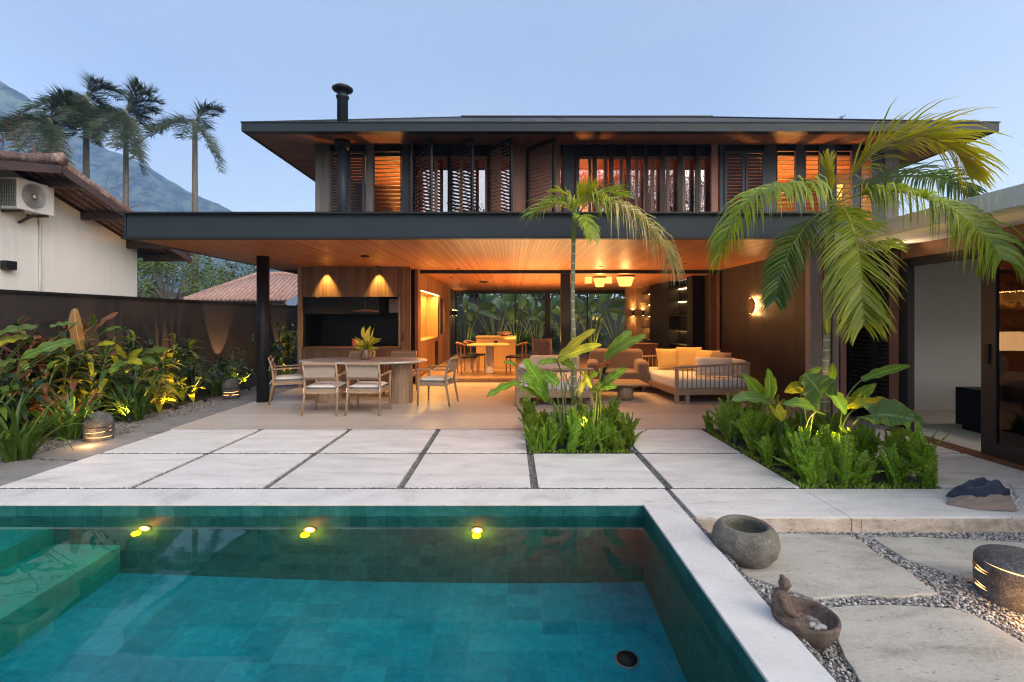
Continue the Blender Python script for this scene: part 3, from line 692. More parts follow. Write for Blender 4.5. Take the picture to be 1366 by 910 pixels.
m.box(EX0 - .012, EX1 + .012, EY0 - .015, EY0 + .03, 5.102, 5.122); m.box(EX0, EX1, EY0 + .042, EY0 + .16, zsof - .005, zsof + .02)
hp('fascia', m, 'steel', roof)
zw = 5.07   # soffit height at the wall line (slopes up)
s1 = MB(); s1.add([(EX0 + .04, EY0 + .16, zsof + .01), (EX1 - .04, EY0 + .16, zsof + .01), (UX1, U, zw), (UX0, U, zw)], [(0, 1, 2, 3)]); hp('soffit', s1, 'soffit_up', roof)
s2 = MB(); s2.add([(EX0 + .04, EY0 + .16, zsof + .01), (UX0, U, zw), (UX0, EY1, zw), (EX0 + .04, EY1, zsof + .01)], [(0, 1, 2, 3)])
s2.add([(EX1 - .04, EY0 + .16, zsof + .01), (EX1 - .04, EY1, zsof + .01), (UX1, EY1, zw), (UX1, U, zw)], [(0, 1, 2, 3)]); [hp('side_soffit', (lambda q: (setattr(q, 'v', s2.v[i * 4:i * 4 + 4]), q.f.append((0, 1, 2, 3)), q)[2])(MB()), 'soffit_side', roof) for i in (0, 1)]
# side and back walls, rooms
m = MB(); m.box(UX0, UX0 + .06, U + .06, 16, z0, zw + .02); m.box(UX1 - .06, UX1, U + .06, 16, z0, zw + .02); m.box(UX0, UX1, 16, 16.06, z0, zw + .02); m.each('wall', M['clad_grey'], H)
m = MB(); m.box(UX0 + .07, -2.1, 12.6, 12.65, z0, 4.9); m.box(5.3, UX1 - .07, 12.6, 12.65, z0, 4.9); m.box(-2.1, -2.05, U + .45, 12.6, z0, 4.9); m.box(5.3, 5.35, U + .45, 12.6, z0, 4.9)
m.each('room_wall', M['orangewood'], H)
m = MB(); m.box(UX0 + .06, UX1 - .06, U + .3, 15.9, 4.92, 4.96); hp('room_ceiling', m, 'soffit_up')
m = MB(); m.box(-2.0, 5.25, 13.2, 13.25, z0, 4.9); hp('room_wall', m, 'orangewood')
m = MB(); m.box(-3.6, -3.0, 12.0, 12.55, z0, 4.1); m.box(6.0, 6.6, 12.0, 12.5, z0, 3.9); m.each('wardrobe', M['brownwood'], H)
lamp('POINT', 'bedroom_lamp', (-2.7, 11.6, 3.4), 60, (1, .45, .10), .15, H)
lamp('POINT', 'bedroom_lamp', (6.3, 11.4, 3.5), 75, (1, .45, .10), .15, H)
lamp('POINT', 'bedroom_lamp', (7.2, 11.0, 4.2), 16, (1, .6, .2), .1, H)
a = MB(); a.lathe([(.10, 0), (.13, .3)], (7.25, 10.9, 4.15), 16); hp('room_lamp', a, 'lamp_soft')
# window head beam and panels by pixel extents on the wall line
def panel(px0, px1, mat, zb=z0, zt_=None, y0=0.0, y1=.06, name='wall'):
    m = MB(); m.box(XP(px0, U), XP(px1, U), U + y0, U + y1, zb, zt_ if zt_ else zw + .03); return hp(name, m, mat)
m = MB(); m.box(UX0 + .3, UX1 - .02, U + .10, U + .16, 4.86, zw + .03); hp('window_head', m, 'black')
panel(421, 440, 'clad_grey', y0=-.02)
def shutter(xa, ya, xb, yb, zb=z0 + .02, ztp=4.94, mat='shutter', name='shutter', rail=.055, fr=.045, ang=35, pitch=.062, depth=.05, label=None, lmat=None):
    """louvred leaf standing between plan points a and b"""
    a = V((xa, ya, 0)); bb = V((xb, yb, 0)); d = bb - a; L = d.length; d.normalize(); up = V((0, 0, 1)); n = d.cross(up)
    Mx = Matrix(((d.x, n.x, 0, xa), (d.y, n.y, 0, ya), (0, 0, 1, 0), (0, 0, 0, 1)))
    f = MB(); f.box(0, rail, -fr / 2, fr / 2, zb, ztp, Mx); f.box(L - rail, L, -fr / 2, fr / 2, zb, ztp, Mx); f.box(rail, L - rail, -fr / 2, fr / 2, ztp - rail, ztp, Mx); f.box(rail, L - rail, -fr / 2, fr / 2, zb, zb + rail, Mx)
    o = hp(name, f, mat)
    l = MB(); z = zb + rail + .03
    while z < ztp - rail - .02:
        Ms = Mx @ Matrix.Translation((0, 0, z)) @ Matrix.Rotation(R(ang), 4, 'X')
        l.box(rail, L - rail, -depth / 2, depth / 2, -.005, .005, Ms); z += pitch
    hp('louvres', l, lmat or mat, o); 
    if label: tag(o, label)
    return o
x = lambda p: XP(p, U)
# closed dark shutters left
for (p0, p1) in ((441, 463), (464, 487)): shutter(x(p0), U, x(p1), U, mat='shutter', ang=50)
panel(488, 498, 'clad_grey')
shutter(x(498.5), U, x(535.5), U, ang=12, mat='black', rail=.02, fr=.03, pitch=.085, depth=.04, label='louvred screen with orange room light behind')
panel(536, 545, 'shutter')
# open shutters, angled out
for (p0, p1) in ((552, 576), (598, 631), (651, 683), (703, 740)):
    Dn = 9.46; shutter(x(p0), U + .02, XP(p1, Dn), Dn, ang=-18, mat='black', pitch=.075, depth=.055, ztp=5.0, label='louvred shutter standing open' if p0 < 640 else 'red brown louvred shutter standing open', lmat='redwood' if p0 > 640 else None)
    shutter(x(p0) - .0, U + .06, XP(p0 - 3, 9.62), 9.62, ang=-18, mat='black', pitch=.075, depth=.055, ztp=4.98) if p0 == 552 else None
panel(752, 766, 'shutter')
# glazing behind
def glazing(p0, p1, n, y=.14):
    a = MB(); a.box(x(p0), x(p1), U + y, U + y + .01, z0 + .04, 4.86); w = hp('window', a, 'mirrorglass')
    f = MB()
    for k in range(n + 1):
        xx = x(p0) + (x(p1) - x(p0)) * k / n; f.box(xx - .03, xx + .03, U + y - .03, U + y - .002, z0 + .04, 4.86)
    f.box(x(p0), x(p1), U + y - .05, U + y - .031, 4.80, 4.86); f.box(x(p0), x(p1), U + y - .05, U + y - .031, z0, z0 + .06)
    hp('window_frame', f, 'redwood', w)
glazing(546, 751, 6); glazing(767, 957, 9)
for (p0, p1) in ((655, 668), (684, 748)): panel(p0, p1, 'redwood', y0=.055, y1=.075, name='folded_door')
lamp('POINT', 'upper_hall_fill', (1.8, 11.8, 4.2), 100, (1, .42, .14), .2, H)  # added fill without a fitting, warms the room behind the fins
for p in (770, 793, 815.5, 838, 861.5, 884, 907, 929.5, 952):
    m = MB(); wd = 2.5 if p < 945 else 4.2; m.box(x(p - wd), x(p + wd), U - .05, U + .03, z0, zw - .01); hp('fin', m, 'black' if p < 945 else 'redwood')
m = MB(); m.box(x(960), x(966), U, U + .06, z0, zw); hp('wall', m, 'shutter')
for (p0, p1) in ((966, 993), (994, 1020)): shutter(x(p0), U, x(p1), U, mat='shutter', ang=55, pitch=.07)
panel(1020.5, 1035.5, 'shutter')
for (p0, p1) in ((1036, 1061), (1074, 1093), (1115, 1136), (1148, 1162)):
    shutter(x(p0), U, x(p1), U, ang=10, mat='redwood', rail=.012, fr=.03, pitch=.095, depth=.03, label='louvred screen with warm room light behind')
panel(1061.5, 1073.5, 'shutter'); panel(1093.5, 1114.5, 'shutter'); panel(1136.5, 1147.5, 'shutter'); panel(1162.5, 1180, 'shutter'); panel(1180.2, 1198, 'clad_grey', y0=-.02)
# chimney flue
m = MB(); fx, fy = XP(457, 9.7), 9.7
m.lathe([(.105, 2.965), (.105, 5.02)], (fx, fy, 0), 24); fl = m.build('chimney', M['steel'], H, True)
m = MB(); m.lathe([(.155, 5.02), (.155, 4.94), (.11, 4.84)][::-1], (fx, fy, 0), 24); m.build('collar', M['black'], fl, True)
m = MB(); m.lathe([(.105, 5.3), (.105, 5.86), (.125, 5.87), (.125, 5.91), (.10, 5.92), (.09, 6.0)], (fx, fy, 0), 24); m.build('flue_pipe', M['steel'], fl, True)
m = MB(); m.lathe([(.07, 5.98), (.19, 6.02), (.205, 6.06), (.15, 6.10), (0, 6.13)], (fx, fy, 0), 24); m.build('cap', M['black'], fl, True)

# ================================================================ GUEST WING (right)
GW = empty('garden_pavilion', 'low pavilion with pale concrete roof edge and black sliding glass doors on the right', 'building')
def gp(name, mb, mat, parent=None, **k): return mb.build(name, M[mat], parent or GW, **k)
m = MB(); m.box(4.34, 10, 1.5, 6.70, 2.46, 2.64); m.box(4.34, 10, 6.70, 6.74, 2.46, 2.59); ro = gp('roof', m, 'concrete')
m = MB(); m.box(4.36, 5.18, 1.52, 6.70, 2.452, 2.458); gp('soffit', m, 'white', ro)
m = MB(); m.box(5.18, 5.26, 1.5, 6.5, 2.28, 2.45); gp('door_head', m, 'brownwood')
m = MB(); m.box(5.20, 5.25, 1.5, 6.5, 2.17, 2.279); gp('door_head', m, 'black')
m = MB(); m.box(5.20, 9.5, 7.86, 7.95, 0, 2.6); w_ = gp('wall', m, 'plaster_in')
m = MB(); m.box(9.5, 9.6, 1.5, 7.9, 0, 2.6); gp('wall', m, 'plaster_in')
m = MB(); m.box(5.2, 9.6, 6.74, 7.9, 2.46, 2.55); m.box(5.27, 9.6, 1.5, 6.74, 2.40, 2.455); gp('ceiling', m, 'plaster_in')
m = MB(); m.box(5.2, 9.5, 1.5, 7.85, -.13, -.004); tag(m.build('pavilion_floor', M['concrete']), kind='structure')
for k in range(3):
    m = MB(); m.box(5.02 + k * .07, 5.07 + k * .07, 1.5, 6.55, -.10, .006 + .004 * k); gp('door_track', m, 'brownwood')
m = MB(); m.box(5.18, 5.27, 6.38, 6.50, 0, 2.27); gp('door_frame', m, 'black')
# black louvred doors in the passage
for (y0, y1) in ((6.52, 7.02), (7.03, 7.55)):
    f = MB(); f.box(5.19, 5.23, y0, y0 + .06, 0, 2.45); f.box(5.19, 5.23, y1 - .06, y1, 0, 2.45); f.box(5.19, 5.23, y0 + .06, y1 - .06, 0, .1); f.box(5.19, 5.23, y0 + .06, y1 - .06, 2.35, 2.45)
    d = gp('door', f, 'black'); l = MB(); z = .14
    while z < 2.33: l.bar((5.21, y0 + .06, z), (5.21, y1 - .06, z), .035, .01, (.6, 0, .8)); z += .06
    gp('louvres', l, 'black', d)
m = MB(); m.box(5.17, 5.188, 6.53, 6.68, 0, 2.4); gp('panel', m, 'redwood')
m = MB(); m.box(5.24, 5.26, 6.5, 7.86, 0, 2.45); gp('wall', m, 'darkstone')
M['greyteak'] = m_wood('grey_post_timber', (.16, .11, .09), (.30, .225, .19), 2, .7)
for (p0, p1, mt) in ((1081, 1096.5, 'greyteak'), (1100, 1108, 'redwood'), (1111, 1119, 'greyteak'), (1121.5, 1129, 'redwood')):
    D = 7.0; m = MB(); m.box(XP(p0, D), XP(p1, D), D, D + .12, 0, 2.6); gp('post', m, mt)
# sliding door leaf at the right frame edge
f = MB(); f.box(5.14, 5.19, 5.18, 5.34, .02, 2.2); f.box(5.14, 5.19, 1.7, 5.18, .02, .16); f.box(5.14, 5.19, 1.7, 5.18, 2.1, 2.2); f.box(5.14, 5.19, 1.6, 1.7, .02, 2.2); sdw = gp('sliding_door', f, 'black')
f = MB(); f.box(5.16, 5.17, 1.7, 5.18, .16, 2.1); gp('pane', f, 'glass', sdw)
f = MB(); f.box(5.12, 5.138, 5.24, 5.29, 1.0, 1.22); gp('handle', f, 'darkstone', sdw)
lamp('AREA', 'pavilion_ceiling_lamp', (7.5, 5.6, 2.38), 15, (1, .84, .68), .8, GW, (7.5, 4.5, 0))
lamp('SPOT', 'pavilion_soffit_lamp', (4.9, 6.2, 2.2), 2.5, (1, .7, .4), .05, GW, (4.9, 6.0, 2.46), 120)

# ================================================================ GARDEN WALLS, NEIGHBOURS
m = MB(); m.box(-7.36, -7.2, 1.0, 24, -.1, 1.86); gwl = m.build('garden_wall', M['wallbrown']); tag(gwl, 'long dark brown garden wall behind the left planting bed', 'wall')
m = MB(); m.box(-7.39, -7.17, 1.0, 24, 1.861, 1.90); m.build('coping', M['black'], gwl)
m = MB(); m.box(-7.1, 8, 23, 23.15, -.1, 2.36); rw = m.build('rear_wall', M['walldark']); tag(rw, 'slate grey rear wall behind the tall leaves seen through the living room', 'wall')
m = MB(); m.box(-7.1, 8, 22.97, 23.18, 2.362, 2.40); m.build('coping', M['steel'], rw)
NH = empty('neighbour_house', 'white plastered house with a low tiled gable roof on the left edge', 'house')
wx = -8.2
m = MB(); prof = [(3.0, -.1), (10.66, -.1), (10.66, 3.05), (7.98, 3.92), (3.0, 2.75)]
m.add([(wx, y, z) for y, z in prof] + [(wx - .2, y, z) for y, z in prof], [tuple(range(5)), tuple(range(9, 4, -1))] + [(i, 5 + i, 5 + (i + 1) % 5, (i + 1) % 5) for i in range(5)])
m.build('wall', M['white'], NH)
m = MB(); m.box(-18, wx - .2, 10.46, 10.66, -.1, 3.0); m.build('wall', M['white'], NH)
ex = -7.4
def gab(y): return 4.02 - (.35 * (y - 7.98) if y > 7.98 else .235 * (7.98 - y))
# roof slopes with tiles
def rslope(ya, yb, name):
    m = MB(); n = 16; x0_, x1_ = ex, -18
    vs = [(x0_, ya, gab(ya) + .02), (x0_, yb, gab(yb) + .02), (x1_, yb, gab(yb) + .02), (x1_, ya, gab(ya) + .02)]
    m.add(vs + [(a, b_, c - .03) for a, b_, c in vs], [(0, 1, 2, 3), (7, 6, 5, 4), (0, 4, 5, 1), (2, 6, 7, 3), (1, 5, 6, 2), (3, 7, 4, 0)]); r = m.build(name, M['rooftimber'], NH)
    t = MB(); k = 0; xx = x0_ - .05
    while xx > -13:
        t.tube([(xx, ya, gab(ya) + .05), (xx, yb, gab(yb) + .05)], .075, 8); xx -= .17
    t.build('tiles', M['tileroof_dark'], r, True); return r
rslope(7.98, 11.2, 'roof'); rslope(7.98, 2.5, 'roof')
m = MB(); 
for k in range(18): y = 7.98; m.tube([(ex + .04 - k * .35, y, 4.10), (ex - .34 - k * .35, y, 4.10)], [.11, .09], 8)
m.build('ridge_tiles', M['tileroof_dark'], NH, True)
m = MB(); m.bar((ex + .02, 7.98, gab(7.98) - .09), (ex + .02, 11.2, gab(11.2) - .09), .04, .13, (0, 0, 1)); m.bar((ex + .02, 7.98, gab(7.98) - .09), (ex + .02, 2.5, gab(2.5) - .09), .04, .13); m.build('barge_board', M['rooftimber'], NH)
m = MB()
for y, L in ((8.3, .7), (9.3, .7), (10.4, .7), (11.0, .7)): m.bar((ex + .0, y, gab(y) - .12), (wx - .1, y, gab(y) - .12), .09, .14)
m.each('purlin', M['rooftimber'], NH)
# AC unit
AC = empty('air_conditioner', 'white outdoor air conditioning unit on a bracket under the neighbour eaves', 'air conditioner', (0, 0, 0))
ax, ay0, ay1, az0, az1 = -7.86, 7.74, 8.37, 3.24, 3.74
m = MB(); m.box(ax - .27, ax, ay0, ay1, az0, az1); m.build('casing', M['acwhite'], AC, bevel=.012)
m = MB(); ry = Matrix.Rotation(R(90), 4, 'Y'); cyy, czz = ay0 + .27, (az0 + az1) / 2
m.lathe([(.205, .004), (.20, .010), (.0, .010)], (ax, cyy, czz), 32, ry); fan = m.build('fan_grille', M['acgrey'], AC, False)
m = MB()
for r in (.19, .165, .14, .115, .09, .065): m.lathe([(r, .012), (r + .006, .018), (r + .010, .012)], (ax, cyy, czz), 32, ry)
m.build('grille_rings', M['acwhite'], fan)
m = MB(); m.lathe([(.035, .010), (.03, .024), (0, .026)], (ax, cyy, czz), 16, ry); m.build('hub', M['acwhite'], fan, True)
m = MB()
for k in range(9): m.box(ax - .25 + k * .028, ax - .243 + k * .028, ay0 - .012, ay0 - .004, az0 + .04, az1 - .04)
for k in range(7): m.box(ax - .26, ax - .01, ay0 - .014, ay0 - .010, az0 + .06 + k * .06, az0 + .067 + k * .06)
m.build('side_grille', M['acgrey'], AC)
m = MB(); m.box(ax - .40, ax - .27, ay0 - .16, ay0 - .15, az0 - .02, az1); 
m = MB(); m.box(wx + .002, ax, ay0 + .08, ay0 + .12, az0 - .04, az0 - .002); m.box(wx + .002, ax, ay1 - .14, ay1 - .10, az0 - .04, az0 - .002); m.bar((wx + .02, ay0 + .34, az0 - .16), (ax - .05, ay0 + .34, az0 - .03), .04, .03); m.each('bracket', M['rooftimber'], AC)
m = MB(); m.tube([(ax - .12, ay1 + .005, az0 + .10), (ax - .12, ay1 + .06, az0 + .08), (wx + .03, ay1 + .07, az0 - .02), (wx + .025, ay1 + .07, 2.2), (wx + .025, ay1 + .07, 1.7)], .018, 8); m.build('pipe', M['acwhite'], AC, True)
m = MB(); m.box(wx + .002, wx + .11, 7.80 * 1.0, 7.97, 2.28, 2.42); wl = m.build('wall_lamp', M['black'], None, bevel=.006); tag(wl, 'small black box lamp on the white neighbour wall', 'wall lamp')
# small tiled roof house beyond the wall
SH = empty('outbuilding', 'low outbuilding with a terracotta tiled hip roof beyond the garden wall', 'outbuilding')
m = MB(); m.box(-13.0, -8.2, 20.8, 24, -.1, 2.15); m.build('wall', M['white'], SH)
m = MB(); A_ = [(-13.6, 20.2, 2.2), (-7.4, 20.2, 2.2), (-7.4, 24.8, 2.2), (-13.6, 24.8, 2.2), (-11.7, 22.5, 3.45), (-7.4, 22.5, 3.45)]
m.add(A_, [(0, 1, 5, 4), (1, 2, 5), (2, 3, 4, 5), (3, 0, 4)]); rr = m.build('roof', M['tileroof'], SH)
m = MB(); xx = -13.5
while xx < -7.4:
    yb = 20.2; u = min(1, max(.03, (xx + 13.6) / 1.9)); m.tube([(xx, 20.15, 2.22), (xx, 20.15 + 2.3 * u, 2.22 + 1.25 * u)], .085, 8); xx += .19
m.build('tiles', M['tileroof'], rr, True)
m = MB(); m.tube([(-13.6, 20.2, 2.25), (-11.7, 22.5, 3.52), (-7.4, 22.5, 3.52)], .11, 8); m.build('ridge_tiles', M['tileroof'], rr, True)
m = MB(); m.box(-13.5, -7.45, 20.28, 20.33, 2.0, 2.17); m.build('fascia', M['rooftimber'], SH)
m = MB(); m.bar((-9.0, 19.6, 2.0), (-8.45, 20.1, 2.5), .5, .03, (0, -.7, .7)); sp_ = m.build('solar_panel', M['mirrorglass'], SH)

# ================================================================ HILL + HAZE
prof = [(-420, 100), (-200, 70), (-60, 96), (0, 108), (30, 125), (60, 150), (90, 168), (120, 186), (150, 202), (200, 222), (250, 254), (305, 281), (360, 305), (430, 335), (520, 372), (620, 400), (760, 418)]
DH = 1100.0; vs = []; fs = []; NR = 26
cols = []
for i in range(len(prof) - 1):
    for k in range(8): u = k / 8; cols.append((prof[i][0] * (1 - u) + prof[i + 1][0] * u, prof[i][1] * (1 - u) + prof[i + 1][1] * u))
for px, py in cols:
    X_ = XP(px, DH); Ht = (424 - py) / F * DH + 1.5
    for r in range(NR):
        u = r / (NR - 1); y = DH - 520 + 520 * u * 1.0; h = Ht * (u ** 1.25)
        rough = noise.fractal(V((X_ / 90, y / 90, 0)), 1, 2, 5) * 22 * min(1, u * 2) * (1 if u < .97 else .35)
        vs.append((X_ * (1 - .25 * (1 - u)), y, h + rough))
nc = len(cols)
for i in range(nc - 1):
    for r in range(NR - 1): a = i * NR + r; fs.append((a, a + NR, a + NR + 1, a + 1))
m = MB(); m.add(vs, fs); tag(m.build('hill', M['hill'], None, True), kind='structure')
HAZE = .0006
m = MB(); m.box(-900, 500, -300, 1200, -1.5, 620); hz = m.build('haze', None); tag(hz, kind='stuff')
t = NT('haze_air'); pv = t.n('ShaderNodeVolumePrincipled'); pv.inputs['Color'].default_value = (.33, .55, .98, 1); pv.inputs['Density'].default_value = HAZE; pv.inputs['Anisotropy'].default_value = 0.0
t.l(pv.outputs[0], t.out.inputs['Volume']); hz.data.materials.append(t.m)
# ================================================================ FURNITURE
def RZ(a): return Matrix.Rotation(a, 4, 'Z')
def make_chair():
    r = empty('armchair', '', 'chair')
    w, d = .27, .25
    for sx in (-1, 1):
        m = MB(); m.tube([(sx * w, d, 0), (sx * (w - .01), d - .01, .40), (sx * w, d - .01, .62)], [.016, .021, .018], 8); m.build('leg', M['teak'], r, True)
        m = MB(); m.tube([(sx * (w - .01), -d - .06, 0), (sx * (w - .02), -d + .01, .42), (sx * (w - .02), -d - .01, .62), (sx * (w - .02), -d - .07, .81)], [.016, .022, .020, .015], 8); m.build('leg', M['teak'], r, True)
        m = MB(); m.bar((sx * (w), -d - .01, .615), (sx * (w + .005), d + .02, .625), .045, .024); m.build('armrest', M['teak_y'], r, bevel=.008)
        m = MB(); m.bar((sx * (w - .015), -d + .01, .36), (sx * (w - .015), d - .01, .36), .025, .045); m.build('side_rail', M['teak_y'], r)
    m = MB(); m.bar((-w + .01, d - .01, .36), (w - .01, d - .01, .36), .025, .05); m.bar((-w + .01, -d + .02, .36), (w - .01, -d + .02, .36), .025, .05); m.each('seat_frame', M['teak_h'], r)
    m = MB(); m.box(-w + .015, w - .015, -d + .02, d - .01, .385, .405); m.build('woven_seat', M['rope'], r)
    m = MB(); m.bar((-w + .02, -d - .065, .80), (w - .02, -d - .065, .80), .028, .04); m.bar((-w + .02, -d - .005, .575), (w - .02, -d - .005, .575), .028, .045); m.build('back_rail', M['teak_h'], r, bevel=.006)
    m = MB(); Mx = Matrix.Translation((0, -d - .036, .69)) @ Matrix.Rotation(R(-16), 4, 'X'); m.box(-w + .035, w - .035, -.008, .008, -.105, .105, Mx); m.build('woven_back', M['rope'], r)
    m = MB(); m.pillow(Matrix.Translation((0, .0, .435)), .50, .49, .075, 10, .3); c = m.build('cushion', M['whitefab'], r, True)
    m = MB()
    for sx in (-1, 1): m.tube([(sx * .24, -.22, .43), (sx * .262, -.27, .42), (sx * .25, -.30, .36)], .006, 5)
    m.build('tie', M['whitefab'], c)
    return r
ch = make_chair(); GCH = 'chairs around the terrace dining table'
ch['group'] = GCH; ch.location = (-2.93, 7.72, 0); ch['label'] = 'woven back dining chair nearest the camera at the left of the table front'
dup(ch, (-2.27, 7.74, 0), R(-2), 'woven back dining chair at the front of the table, directly before the flower vase')
dup(ch, (-3.98, 8.72, 0), R(-68), 'woven back dining chair at the left end of the table, by the black column')
dup(ch, (-1.32, 8.55, 0), R(80), 'woven back dining chair at the right end of the table, by the open doorway')
dup(ch, (-3.08, 9.72, 0), R(180), 'woven back dining chair behind the table, below the left part of the barbecue')
dup(ch, (-2.22, 9.72, 0), R(180), 'woven back dining chair behind the table, right of the flower vase')
# oval table
T = empty('dining_table', 'oval stone topped dining table on two round timber drum bases on the terrace', 'table', (-2.63, 8.68, 0))
prof = []
m = MB(); n = 56; A_, B_ = 1.12, .60
def ell(k, s): a = 2 * math.pi * k / n; e = .88; return (math.copysign(abs(math.cos(a)) ** e, math.cos(a)) * A_ * s, math.copysign(abs(math.sin(a)) ** e, math.sin(a)) * B_ * s)
rings = [(.93, .715), (.985, .727), (1.0, .742), (.995, .752), (.98, .757)]
vs = [(*ell(k, s), z) for s, z in rings for k in range(n)]
fs = [(i * n + k, i * n + (k + 1) % n, (i + 1) * n + (k + 1) % n, (i + 1) * n + k) for i in range(len(rings) - 1) for k in range(n)] + [tuple(range(n - 1, -1, -1)), tuple((len(rings) - 1) * n + k for k in range(n))]
m.add(vs, fs); m.build('tabletop', M['tabletop'], T, False)
for x in (-.62, .66):
    m = MB(); k = 20; pr = []
    poly = []
    for i in range(k): a0 = 2 * math.pi * i / k; poly += [(x + .20 * math.cos(a0), .20 * math.sin(a0)), (x + .20 * math.cos(a0 + .26), .20 * math.sin(a0 + .26)), (x + .193 * math.cos(a0 + .285), .193 * math.sin(a0 + .285))]
    m.prism(poly, 0, .714); m.build('table_base', M['teak'], T)
# vase and bouquet
Vz = empty('flower_vase', 'brown glass vase with yellow and red tropical flowers on the oval table', 'flower vase', (-2.58, 8.60, .758), 0, None, 1.2)
m = MB(); m.lathe([(.06, 0), (.075, .02), (.078, .08), (.055, .14), (.05, .16), (.045, .16), (.045, .03)], n=20)
M['vase'] = m_plain('brown_glazed_vase', (.16, .085, .05), .2); m.build('vase', M['vase'], Vz, True)
m = MB(); 
for i in range(15):
    a = random.uniform(0, 6.28); s = random.uniform(.12, .24); c = V((0, 0, .14)); t_ = c + V((math.cos(a) * s, math.sin(a) * s * .8, random.uniform(.06, .26)))
    m.leaf(c, t_, .065, (math.cos(a) * -.3, -1, .4), .15, .3, 6, 'lance', .3, droop=.15)
m.build('leaves', M['l_yellow'], Vz, True)
m = MB()
for i in range(16):
    a = random.uniform(0, 6.28); s = random.uniform(.02, .17); c = V((0, 0, .14)); t_ = c + V((math.cos(a) * s, math.sin(a) * s, random.uniform(.12, .36)))
    m.leaf(c.lerp(t_, .45), t_, .06, (0, -1, .2), .2, .5, 5, 'lance', .2)
for dx in (-.015, .02, .05): m.leaf((dx, 0, .2), (dx * 2.2 + .01, 0, .52 - abs(dx)), .03, (0, -1, 0), .05, .5, 6)
m.build('bracts', M['petal_y'], Vz, True)
m = MB(); 
for k in range(4): m.leaf((-.08, -.02, .20 + k * .02), (-.20, -.03, .22 + k * .03), .035, (0, -1, .3), .2, .4, 5)
m.build('red_bracts', M['petal_r'], Vz, True)
# pendant
Pd = empty('pendant_lamp', 'flat dark disc pendant hanging on a thin cord over the terrace table', 'pendant lamp', (-2.60, 8.62, 0))
m = MB(); m.lathe([(.0, 1.655), (.05, 1.65), (.24, 1.618), (.245, 1.612), (.235, 1.612), (.04, 1.63), (0, 1.63)], n=36); m.build('shade', M['brownwood'], Pd, True)
m = MB(); m.tube([(0, 0, 1.65), (0, 0, 2.58)], .003, 5); m.tube([(0, 0, 1.64), (0, 0, 1.78)], .012, 8); m.build('cord', M['black'], Pd)
m = MB(); m.lathe([(.075, 2.598), (.075, 2.575), (.02, 2.57)], n=24); m.build('ceiling_rose', M['black'], Pd)

def daybed(label, loc, rz, W_, L_, slant=.0, arm_far=True):
    """x across 0..W_, y away 0..L_; front rail with spindles at y=0"""
    r = empty('daybed', label, 'daybed', loc, rz)
    m = MB()
    m.bar((0, .03, .20), (W_, .03, .20), .06, .11); m.bar((0, L_ - .03, .20), (W_, L_ - .03, .20), .06, .11); m.each('end_rail', M['teak_h'], r, bevel=.006)
    m = MB(); m.bar((.03, .06, .20), (.03, L_ - .06, .20), .06, .11); m.bar((W_ - .03, .06, .20), (W_ - .03, L_ - .06, .20), .06, .11); m.box(.06, W_ - .06, .06, L_ - .06, .20, .23); m.each('side_rail', M['teak_y'], r, bevel=.006)
    for (x, y) in ((.0, 0), (W_ - .25, 0), (0, L_ - .08), (W_ - .25, L_ - .08)):
        m = MB(); m.box(x, x + .06, y, y + .08, 0, .144); m.box(x + .19, x + .25, y, y + .08, 0, .144); m.box(x + .06, x + .19, y + .001, y + .079, 0, .035); m.build('leg', M['teak'], r, bevel=.004)
    def rail(y):
        g_ = MB(); g_.box(0, .055, y - .03, y + .03, .256, .60 + (0 if slant else .03)); g_.box(W_ - .055, W_, y - .03, y + .03, .256, .63 + slant)
        g_.bar((.0 - .01, y, .625), (W_ + .01, y, .625 + slant), .06, .035); ra = g_.build('rail', M['teak_h'], r, bevel=.008)
        s_ = MB(); k = 15
        for i in range(1, k): xx = .055 + (W_ - .11) * i / k; s_.tube([(xx, y, .255), (xx, y, .61 + slant * xx / W_)], .0095, 6)
        s_.build('spindles', M['teak'], ra, True)
    rail(.03)
    m = MB(); m.box(.04, W_ - .02, .075, L_ - .07, .232, .415); m.build('mattress', M['whitefab'], r, bevel=.045, seg=4)
    if arm_far: rail(L_ - .03)
    return r
dR = daybed('wide timber daybed with golden pillows on the right side of the terrace', (2.86, 8.50, 0), R(5), 1.36, 2.35, .07)
dL = daybed('timber daybed with cream bolsters behind the slim palm in the terrace centre', (.06, 8.25, 0), 0, 1.32, 1.9, 0, False)
M['brownrough'] = m_stone('rough_brown_weave', [(.3, (.07, .04, .03)), (.5, (.16, .09, .065)), (.7, (.28, .18, .13))], 22, .95, (1, 1, 1), 90, 1.0)
def pil(name, mat, label, cat, group, c, w, h, t, rx, rz, ry=0, e=.5):
    m = MB(); m.pillow(Matrix.Identity(4), w, h, t, 12, e); o = m.build(name, M[mat], None, True)
    o.location = c; o.rotation_euler = (R(rx), R(ry), R(rz)); tag(o, label, cat, group); return o
gr = 'pillows on the right daybed'
pil('pillow', 'mustard', 'golden square pillow at the far left of the right daybed', 'pillow', gr, (3.28, 10.20, .64), .52, .46, .17, 72, 6)
pil('pillow', 'mustard', 'golden pillow leaning second from the left on the right daybed', 'pillow', gr, (3.66, 10.05, .66), .50, .50, .16, 72, -12)
pil('pillow', 'mustard', 'golden pillow in the right rear of the right daybed, under the cream ones', 'pillow', gr, (3.90, 9.78, .64), .50, .46, .16, 68, -50)
pil('pillow', 'beige', 'tan pillow resting against the sconce wall side of the right daybed', 'pillow', gr, (3.98, 9.40, .64), .50, .44, .16, 66, -70)
pil('pillow', 'cream', 'plump cream pillow lying at the front of the right daybed behind the spindles', 'pillow', gr, (3.72, 8.98, .60), .66, .38, .18, 62, -18)
